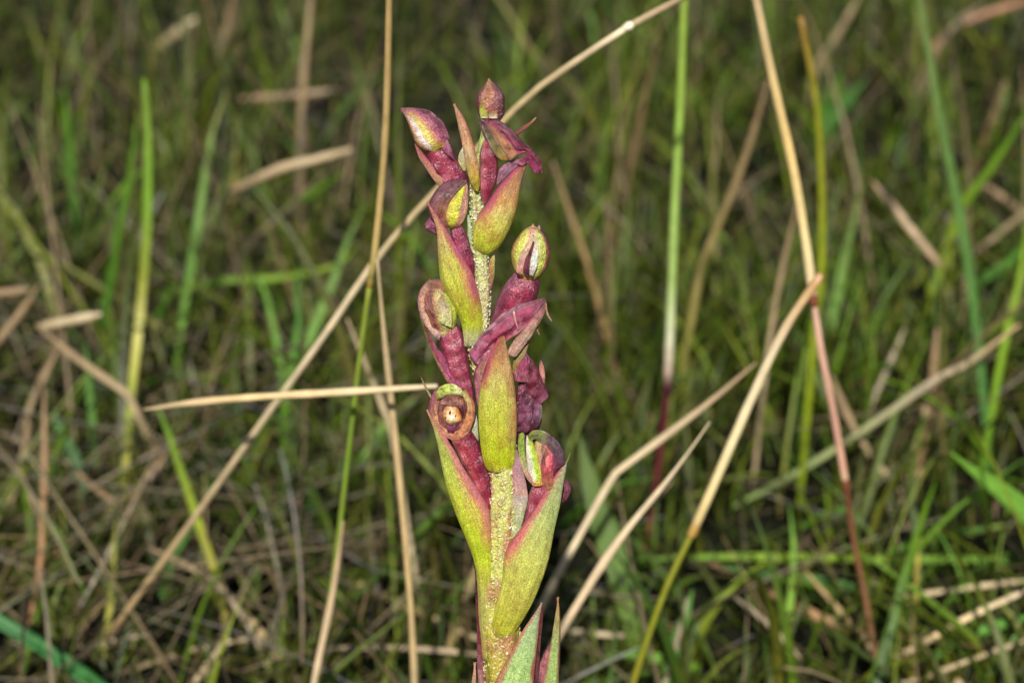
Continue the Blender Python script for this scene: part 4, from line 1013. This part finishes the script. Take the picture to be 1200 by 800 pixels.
sheet('sepal', [(514, 344), (506, 336), (505, 328), (510, 325)], [(526, 342), (522, 332), (517, 326), (511, 324)], 12, 0.6, flatcol([(0, (140, 100, 50)), (1, (130, 84, 76))]), M_BUD, f)

# --- right bud with slit and the big folded magenta flower
f = part_empty('flower', 585, 370, 'yellow green bud with a dark slit, on a magenta ovary at the right')
ovary(f, [(572, 384), (578, 366), (584, 348), (593, 332), (602, 322), (608, 316)], [(600, 384), (618, 368), (629, 352), (633, 340), (633, 330), (629, 318)], -6, across([(-1, (176, 120, 140)), (-0.7, (130, 50, 80)), (-0.3, (166, 36, 66)), (0.2, (176, 50, 84)), (0.6, (130, 26, 60)), (1, (110, 40, 66))], tip=(140, 70, 90)), crumple=(3.4, 0.07))
sheet('bud', [(610, 326), (603, 316), (599, 304), (600, 290), (606, 278), (614, 269), (623, 264)], [(626, 328), (638, 318), (644, 304), (645, 291), (641, 279), (634, 270), (626, 264)], 2, 0.9,
      across([(-1, (160, 120, 70)), (-0.75, (184, 176, 60)), (-0.5, (200, 186, 70)), (-0.3, (206, 150, 130)), (0.05, (214, 166, 140)), (0.4, (214, 196, 110)), (0.65, (190, 190, 60)), (0.85, (150, 90, 80)), (1, (96, 40, 60))], base=(190, 150, 60), tip=(170, 120, 96), bu=0.14, tu=0.82), M_BUD, f, closed=True, crumple=(1.4, 0.08), ridge=(0.8, 6, 0))
sheet('petal', [(617, 319), (613, 312), (615, 302), (620, 290), (624, 280)], [(620, 319), (620, 310), (621, 300), (624, 290), (626, 280)], 25, 0.5, flatcol([(0, (60, 14, 26)), (0.3, (150, 60, 90)), (0.6, (110, 50, 40)), (1, (130, 70, 50))]), M_FLOWER, f, wtip=22, wmid=28)
sheet('sepal', [(620, 318), (621, 306), (623, 294), (626, 282), (626, 275)], [(624, 320), (629, 308), (631, 294), (630, 282), (627, 275)], 24, 0.5, flatcol([(0, (230, 190, 160)), (0.4, (244, 230, 200)), (1, (214, 176, 140))], right=(204, 196, 90)), M_BUD, f, wtip=19, wmid=27)
sheet('sepal', [(605, 316), (606, 304), (611, 292), (619, 280), (624, 272)], [(613, 319), (614, 306), (618, 294), (623, 284), (625, 273)], 21, 0.5, flatcol([(0, (190, 130, 110)), (0.5, (222, 180, 160)), (1, (230, 190, 140))], left=(196, 176, 70)), M_BUD, f, wtip=18, wmid=25)
strand('sepal_tip', [(622, 272), (624, 266), (625, 262)], [6, 4, 2], [7, 5, 1.5], [(0, (190, 150, 110)), (1, (206, 160, 120))], M_BUD, f)
strand('sepal_tip', [(629, 273), (631, 268), (632, 264)], [4, 2, 1], [8, 5, 1.5], [(0, (160, 110, 100)), (1, (206, 170, 150))], M_BUD, f)

f = part_empty('flower', 580, 430, 'large folded magenta flower, spreading to the right over the central bract')
ovary(f, [(568, 480), (562, 462), (557, 440), (555, 420), (558, 406)], [(590, 470), (592, 450), (594, 430), (594, 412), (586, 400)], 2, across([(-1, (190, 110, 130)), (0, (200, 130, 120)), (1, (140, 40, 70))]))
sheet('hood', [(550, 411), (556, 402), (566, 388), (577, 374), (590, 362), (605, 355), (622, 351), (638, 346)], [(560, 424), (570, 414), (580, 404), (592, 398), (604, 390), (616, 380), (628, 366), (640, 350)], 16, 0.55,
      across([(-1, (186, 136, 146)), (-0.7, (170, 110, 128)), (-0.35, (176, 80, 110)), (0.1, (190, 64, 104)), (0.5, (150, 40, 76)), (1, (196, 120, 110))], base=(176, 84, 120), tip=(160, 100, 112), bu=0.25, tu=0.72), M_FLOWER, f,
      Tl=120, Tr=70, crumple=(4.6, 0.06), ridge=(3.2, 6, 0.6))
sheet('petal', [(594, 410), (600, 398), (610, 386), (622, 372), (632, 360), (639, 350)], [(604, 415), (613, 404), (622, 392), (630, 378), (637, 366), (641, 351)], 18, 0.6,
      flatcol([(0, (206, 166, 140)), (0.4, (214, 176, 140)), (0.75, (206, 150, 130)), (1, (160, 96, 110))], left=(190, 110, 120), spots=0.3, spot_col=(120, 60, 90)), M_FLOWER, f, Tr=120, crumple=(2.4, 0.08))
sheet('petal', [(600, 436), (602, 420), (606, 404), (612, 392)], [(606, 436), (611, 424), (618, 408), (622, 392)], 6, 0.7, flatcol([(0, (150, 110, 60)), (0.5, (176, 156, 84)), (1, (150, 100, 100))], left=(130, 60, 90)), M_BRACT, f)
sheet('petal', [(561, 478), (557, 456), (556, 436), (560, 420), (566, 410)], [(567, 470), (568, 450), (571, 436), (577, 422), (582, 408)], 13, 0.6,
      flatcol([(0, (190, 90, 130)), (0.4, (206, 130, 140)), (0.7, (204, 150, 120)), (1, (176, 84, 116))], left=(150, 50, 90), right=(130, 30, 60), rw=0.5), M_FLOWER, f, crumple=(1.6, 0.08))
sheet('petal', [(567, 452), (566, 438), (569, 424), (575, 414)], [(570, 452), (574, 438), (577, 424), (577, 414)], 19, 0.5, flatcol([(0, (200, 96, 110)), (0.5, (216, 150, 120)), (1, (150, 40, 50))], left=(130, 26, 44), lw=0.0), M_FLOWER, f)
strand('hair', [(602, 360), (604, 370), (607, 380)], [28, 29, 28], [2.5, 2, 1.2], [(0, (230, 190, 170)), (1, (210, 150, 150))], M_BRACT, f)
strand('hair', [(639, 352), (641, 364), (646, 373)], [20, 18, 18], [2.6, 2.2, 1.6], [(0, (196, 150, 110)), (1, (206, 160, 140))], M_BRACT, f)
strand('hair', [(628, 376), (630, 386), (632, 391)], [10, 8, 8], [2.5, 2.2, 1.6], [(0, (176, 120, 130)), (1, (170, 110, 120))], M_BRACT, f)

# --- dark crumpled flower at the right
f = part_empty('flower', 600, 500, 'dark purple crumpled flower at the right of the central bract')
ovary(f, [(604, 522), (603, 500), (603, 478), (606, 456), (610, 436), (614, 420)], [(628, 516), (634, 496), (636, 478), (632, 458), (626, 438), (618, 420)], -6, across([(-1, (70, 12, 34)), (-0.4, (110, 40, 66)), (0.1, (84, 20, 46)), (0.5, (120, 60, 84)), (1, (70, 20, 44))]), crumple=(5.0, 0.09), ridge=(2.4, 6, 0))
sheet('hood', [(602, 444), (602, 432), (606, 420), (611, 412)], [(622, 446), (623, 434), (622, 420), (617, 411)], 4, 0.8, flatcol([(0, (196, 110, 124)), (0.3, (176, 84, 110)), (0.7, (150, 40, 84)), (1, (130, 40, 76))], left=(204, 140, 130), lw=0.2), M_FLOWER, f, Tr=120, crumple=(2.2, 0.1))
sheet('petal', [(616, 444), (620, 454), (626, 464), (632, 472)], [(622, 420), (630, 436), (637, 452), (641, 464)], 4, 0.7, flatcol([(0, (110, 30, 54)), (0.4, (140, 46, 66)), (0.8, (120, 50, 76)), (1, (176, 110, 130))]), M_FLOWER, f, crumple=(3.0, 0.1))
sheet('petal', [(606, 504), (606, 486), (608, 468), (613, 456)], [(620, 504), (624, 486), (622, 470), (617, 456)], 8, 0.6, flatcol([(0, (96, 40, 60)), (0.4, (130, 70, 100)), (0.8, (110, 40, 70)), (1, (80, 16, 40))]), M_FLOWER, f, crumple=(3.4, 0.11))
sheet('petal', [(622, 500), (625, 484), (626, 470), (628, 462)], [(630, 500), (635, 486), (635, 474), (631, 464)], 6, 0.6, flatcol([(0, (84, 26, 50)), (0.5, (150, 110, 140)), (1, (120, 50, 76))], right=(176, 176, 90), rw=0.6), M_FLOWER, f, crumple=(2.0, 0.11))
sheet('bract_scale', [(635, 456), (633, 444), (632, 432), (633, 424)], [(638, 456), (639, 444), (638, 434), (635, 424)], -8, 0.8, flatcol([(0, (140, 90, 80)), (0.5, (216, 150, 140)), (1, (190, 120, 110))]), M_BRACT, f)

# --- open round flower on the left
f = part_empty('flower', 570, 600, 'round open flower showing a cream spotted centre, on a red ovary at the left')
ovary(f, [(574, 618), (566, 592), (552, 562), (538, 534), (528, 512), (528, 500)], [(580, 612), (579, 588), (574, 558), (566, 530), (556, 508), (548, 498)], 4, across([(-1, (196, 110, 100)), (-0.5, (184, 70, 70)), (0, (170, 40, 56)), (0.5, (140, 24, 56)), (1, (90, 10, 40))]), crumple=(3.0, 0.09), bulge=0.7)
sheet('cup', [(522, 508), (510, 498), (505, 480), (508, 464), (518, 452), (528, 448)], [(536, 508), (550, 500), (555, 482), (553, 466), (545, 454), (534, 448)], 2, 0.55, flatcol([(0, (130, 60, 50)), (0.5, (74, 18, 26)), (1, (80, 50, 30))]), M_FLOWER, f, closed=True, crumple=(1.0, 0.1))
sheet('sepal', [(532, 513), (518, 506), (508, 494), (503, 478), (505, 464), (512, 452), (519, 448)], [(532, 503), (523, 497), (517, 488), (515, 476), (516, 464), (519, 455), (522, 449)], 13, 0.45,
      flatcol([(0, (196, 120, 100)), (0.25, (206, 156, 96)), (0.55, (196, 140, 104)), (0.8, (150, 84, 100)), (1, (176, 160, 90))], left=(120, 56, 70), lw=0.1, lu=(0.3, 0.6), spots=0.6, spot_col=(84, 34, 48)), M_BUD, f, Tl=125, thick=1.3, crumple=(2.6, 0.1))
sheet('sepal', [(530, 503), (538, 500), (543, 492), (546, 480), (545, 466), (540, 456)], [(530, 513), (542, 510), (552, 500), (557, 484), (556, 468), (547, 453)], 13, 0.45,
      flatcol([(0, (204, 140, 100)), (0.4, (196, 130, 76)), (0.8, (190, 160, 96)), (1, (200, 190, 100))], right=(150, 74, 56), rw=0.2, spots=0.55, spot_col=(110, 40, 44)), M_BUD, f, Tr=125, thick=1.3, crumple=(2.6, 0.1))
sheet('hood', [(511, 456), (516, 450), (523, 446), (533, 446), (542, 452)], [(513, 464), (520, 462), (528, 460), (536, 460), (543, 461)], 18, 0.45,
      flatcol([(0, (176, 170, 70)), (0.4, (190, 196, 70)), (0.8, (216, 206, 130)), (1, (190, 170, 90))], right=(110, 70, 40), rw=0.4, ru=(0, 0.1), spots=0.5, spot_col=(104, 90, 34)), M_BUD, f, Tl=120, thick=1.3, crumple=(2.6, 0.12))
sheet('column', [(527, 495), (521, 489), (519, 480), (524, 470)], [(532, 494), (541, 489), (540, 479), (535, 471)], 12, 0.8, flatcol([(0, (224, 176, 94)), (0.4, (228, 200, 140)), (1, (196, 150, 110))], right=(190, 120, 50), rw=0.2, left=(190, 130, 80), lw=0.4, lu=(0, 0.1), spots=0.6, spot_col=(150, 84, 50)), M_SCURF, f, closed=True, crumple=(2.0, 0.13))
sheet('anther_cap', [(523, 473), (516, 469), (517, 463), (523, 458)], [(538, 474), (544, 471), (543, 464), (534, 457)], 12, 0.7, flatcol([(0, (222, 190, 150)), (0.3, (204, 150, 126)), (0.6, (160, 104, 80)), (1, (120, 80, 50))], spots=0.5, spot_col=(96, 40, 40)), M_FLOWER, f, closed=True, crumple=(3.2, 0.13))
for (cx, cy, r) in ((528, 479, 1.6), (534.5, 482.5, 1.1), (522.8, 485, 0.9)):
    sheet('spot', [(cx - 0.8, cy + r * 1.4), (cx - r, cy), (cx + 0.3, cy - r * 1.5)], [(cx + 0.2, cy + r * 1.3), (cx + r * 0.8, cy), (cx + 0.9, cy - r * 1.5)], 19.6, 0.9, lambda u, v: (70, 30, 22), M_FLOWER, f, closed=True, nu=9, nv=10)
sheet('petal', [(520, 503), (513, 490), (511, 476), (515, 462), (521, 456)], [(527, 499), (522, 488), (520, 477), (521, 466), (524, 458)], 13, 0.5, flatcol([(0, (176, 110, 90)), (0.5, (150, 92, 70)), (1, (140, 110, 60))], spots=0.6, spot_col=(90, 36, 44)), M_FLOWER, f, crumple=(2.6, 0.12), thick=1.2)
sheet('petal', [(534, 500), (541, 490), (543, 478), (541, 466), (537, 458)], [(541, 503), (549, 492), (551, 478), (548, 464), (540, 456)], 12, 0.5, flatcol([(0, (190, 130, 96)), (0.5, (120, 50, 50)), (1, (170, 140, 80))], spots=0.6, spot_col=(74, 24, 34)), M_FLOWER, f, crumple=(2.6, 0.12), thick=1.2)
sheet('lip', [(524, 503), (523, 497), (526, 492)], [(533, 504), (536, 497), (533, 492)], 13, 0.7, flatcol([(0, (110, 24, 50)), (0.6, (160, 70, 120)), (1, (90, 20, 40))]), M_FLOWER, f, crumple=(1.5, 0.12))
strand('hair', [(511, 470), (502, 456), (494, 440)], [14, 12, 10], [3, 2.6, 1.2], [(0, (176, 150, 110)), (1, (160, 140, 106))], M_BRACT, f)
sheet('petal', [(553, 520), (553, 498), (556, 480)], [(561, 515), (560, 496), (557, 480)], 2, 0.7, flatcol([(0, (180, 170, 110)), (1, (220, 214, 190))]), M_BRACT, f)

# --- striped flower in the large right bract
f = part_empty('flower', 610, 620, 'green and magenta striped flower nested in the large right bract')
ovary(f, [(604, 636), (610, 616), (616, 596), (620, 578), (626, 564)], [(612, 640), (626, 618), (640, 598), (650, 580), (652, 562)], 2, across([(-1, (190, 120, 120)), (-0.4, (176, 60, 84)), (0.2, (150, 36, 60)), (1, (110, 20, 44))]), crumple=(3.4, 0.1))
sheet('bud', [(632, 572), (622, 556), (622, 536), (626, 518), (634, 506)], [(642, 572), (656, 552), (660, 534), (652, 516), (638, 505)], 4, 0.85,
      across([(-1, (150, 130, 50)), (-0.5, (190, 150, 96)), (-0.25, (110, 70, 60)), (0.0, (206, 110, 96)), (0.3, (180, 56, 84)), (0.6, (84, 40, 66)), (1, (76, 50, 66))], base=(206, 150, 60), tip=(120, 120, 60), tu=0.75), M_BUD, f, closed=True, crumple=(2.0, 0.08), ridge=(1.4, 7, 0))
sheet('sepal', [(626, 568), (616, 556), (610, 540), (607, 522), (608, 508), (611, 504)], [(629, 562), (622, 550), (617, 536), (615, 522), (615, 512), (614, 504)], 10, 0.8, flatcol([(0, (206, 140, 130)), (0.3, (196, 160, 120)), (0.6, (160, 168, 60)), (1, (130, 150, 50))]), M_BUD, f, Tl=120, crumple=(1.0, 0.08))
sheet('petal', [(626, 565), (620, 550), (617, 534), (616, 518), (617, 507)], [(636, 564), (635, 546), (631, 530), (626, 518), (619, 507)], 16, 0.6,
      across([(-1, (230, 190, 170)), (-0.5, (220, 208, 164)), (-0.1, (206, 204, 116)), (0.3, (176, 196, 30)), (0.7, (190, 176, 60)), (1, (140, 110, 50))], base=(206, 150, 60)), M_BUD, f, crumple=(1.0, 0.08), wtip=12)
sheet('hood', [(621, 514), (626, 510), (632, 513), (638, 521), (643, 533), (646, 548)], [(619, 509), (624, 503), (634, 502), (647, 509), (658, 523), (661, 540)], 12, 0.35,
      flatcol([(0, (150, 160, 60)), (0.3, (150, 156, 70)), (0.5, (110, 84, 80)), (0.8, (96, 56, 76)), (1, (110, 50, 70))], left=(206, 150, 100), lw=0.4, lu=(0.4, 0.6), right=(84, 66, 80), rw=0.2, ru=(0.3, 0.5)), M_FLOWER, f, Tr=120, thick=1.4, crumple=(1.6, 0.08), wtip=14)
sheet('sepal', [(640, 570), (634, 552), (634, 536), (639, 520)], [(648, 566), (648, 548), (645, 532), (641, 520)], 18, 0.5, flatcol([(0, (206, 150, 90)), (0.4, (206, 90, 90)), (0.75, (150, 70, 80)), (1, (196, 150, 90))]), M_FLOWER, f, crumple=(1.4, 0.09))
sheet('sepal', [(598, 640), (599, 610), (600, 580), (600, 556), (600, 536), (604, 524)], [(606, 640), (612, 610), (618, 586), (617, 566), (612, 544), (606, 524)], 10, 0.8,
      flatcol([(0, (190, 190, 110)), (0.35, (196, 190, 130)), (0.6, (204, 160, 150)), (1, (160, 116, 140))], left=(176, 120, 140), lu=(0.5, 0.7)), M_BRACT, f, crumple=(2.2, 0.07))
sheet('petal', [(658, 588), (661, 574), (660, 562)], [(664, 586), (669, 574), (665, 562)], 0, 0.8, flatcol([(0, (110, 30, 60)), (0.6, (170, 90, 120)), (1, (130, 60, 84))]), M_FLOWER, f, crumple=(1.0, 0.1))
strand('hair', [(660, 545), (665, 536), (668, 528)], [12, 10, 8], [2.4, 1.8, 1.0], [(0, (160, 140, 90)), (1, (130, 110, 70))], M_BRACT, f)

# --- leaves at the foot, below the picture's lower edge
for k, (az, ln, wd) in enumerate(((0.4, 0.085, 0.016), (2.5, 0.075, 0.015), (4.3, 0.08, 0.017))):
    t = np.linspace(0, 1, 18)
    W = foot + np.stack([np.cos(az) * ln * t, np.sin(az) * ln * t, 0.006 + ln * (0.9 * t - 0.75 * t ** 2)], -1)
    blade_mesh('leaf', W, [wd * q for q in (0.5, 0.9, 1.0, 0.9, 0.6, 0.05)], [(0, (120, 140, 60)), (1, (84, 122, 50))], M_BLADE, ORCHID, 0.25, origin=foot)

for o in bpy.data.objects:
    if '_o' in o.keys(): del o['_o']
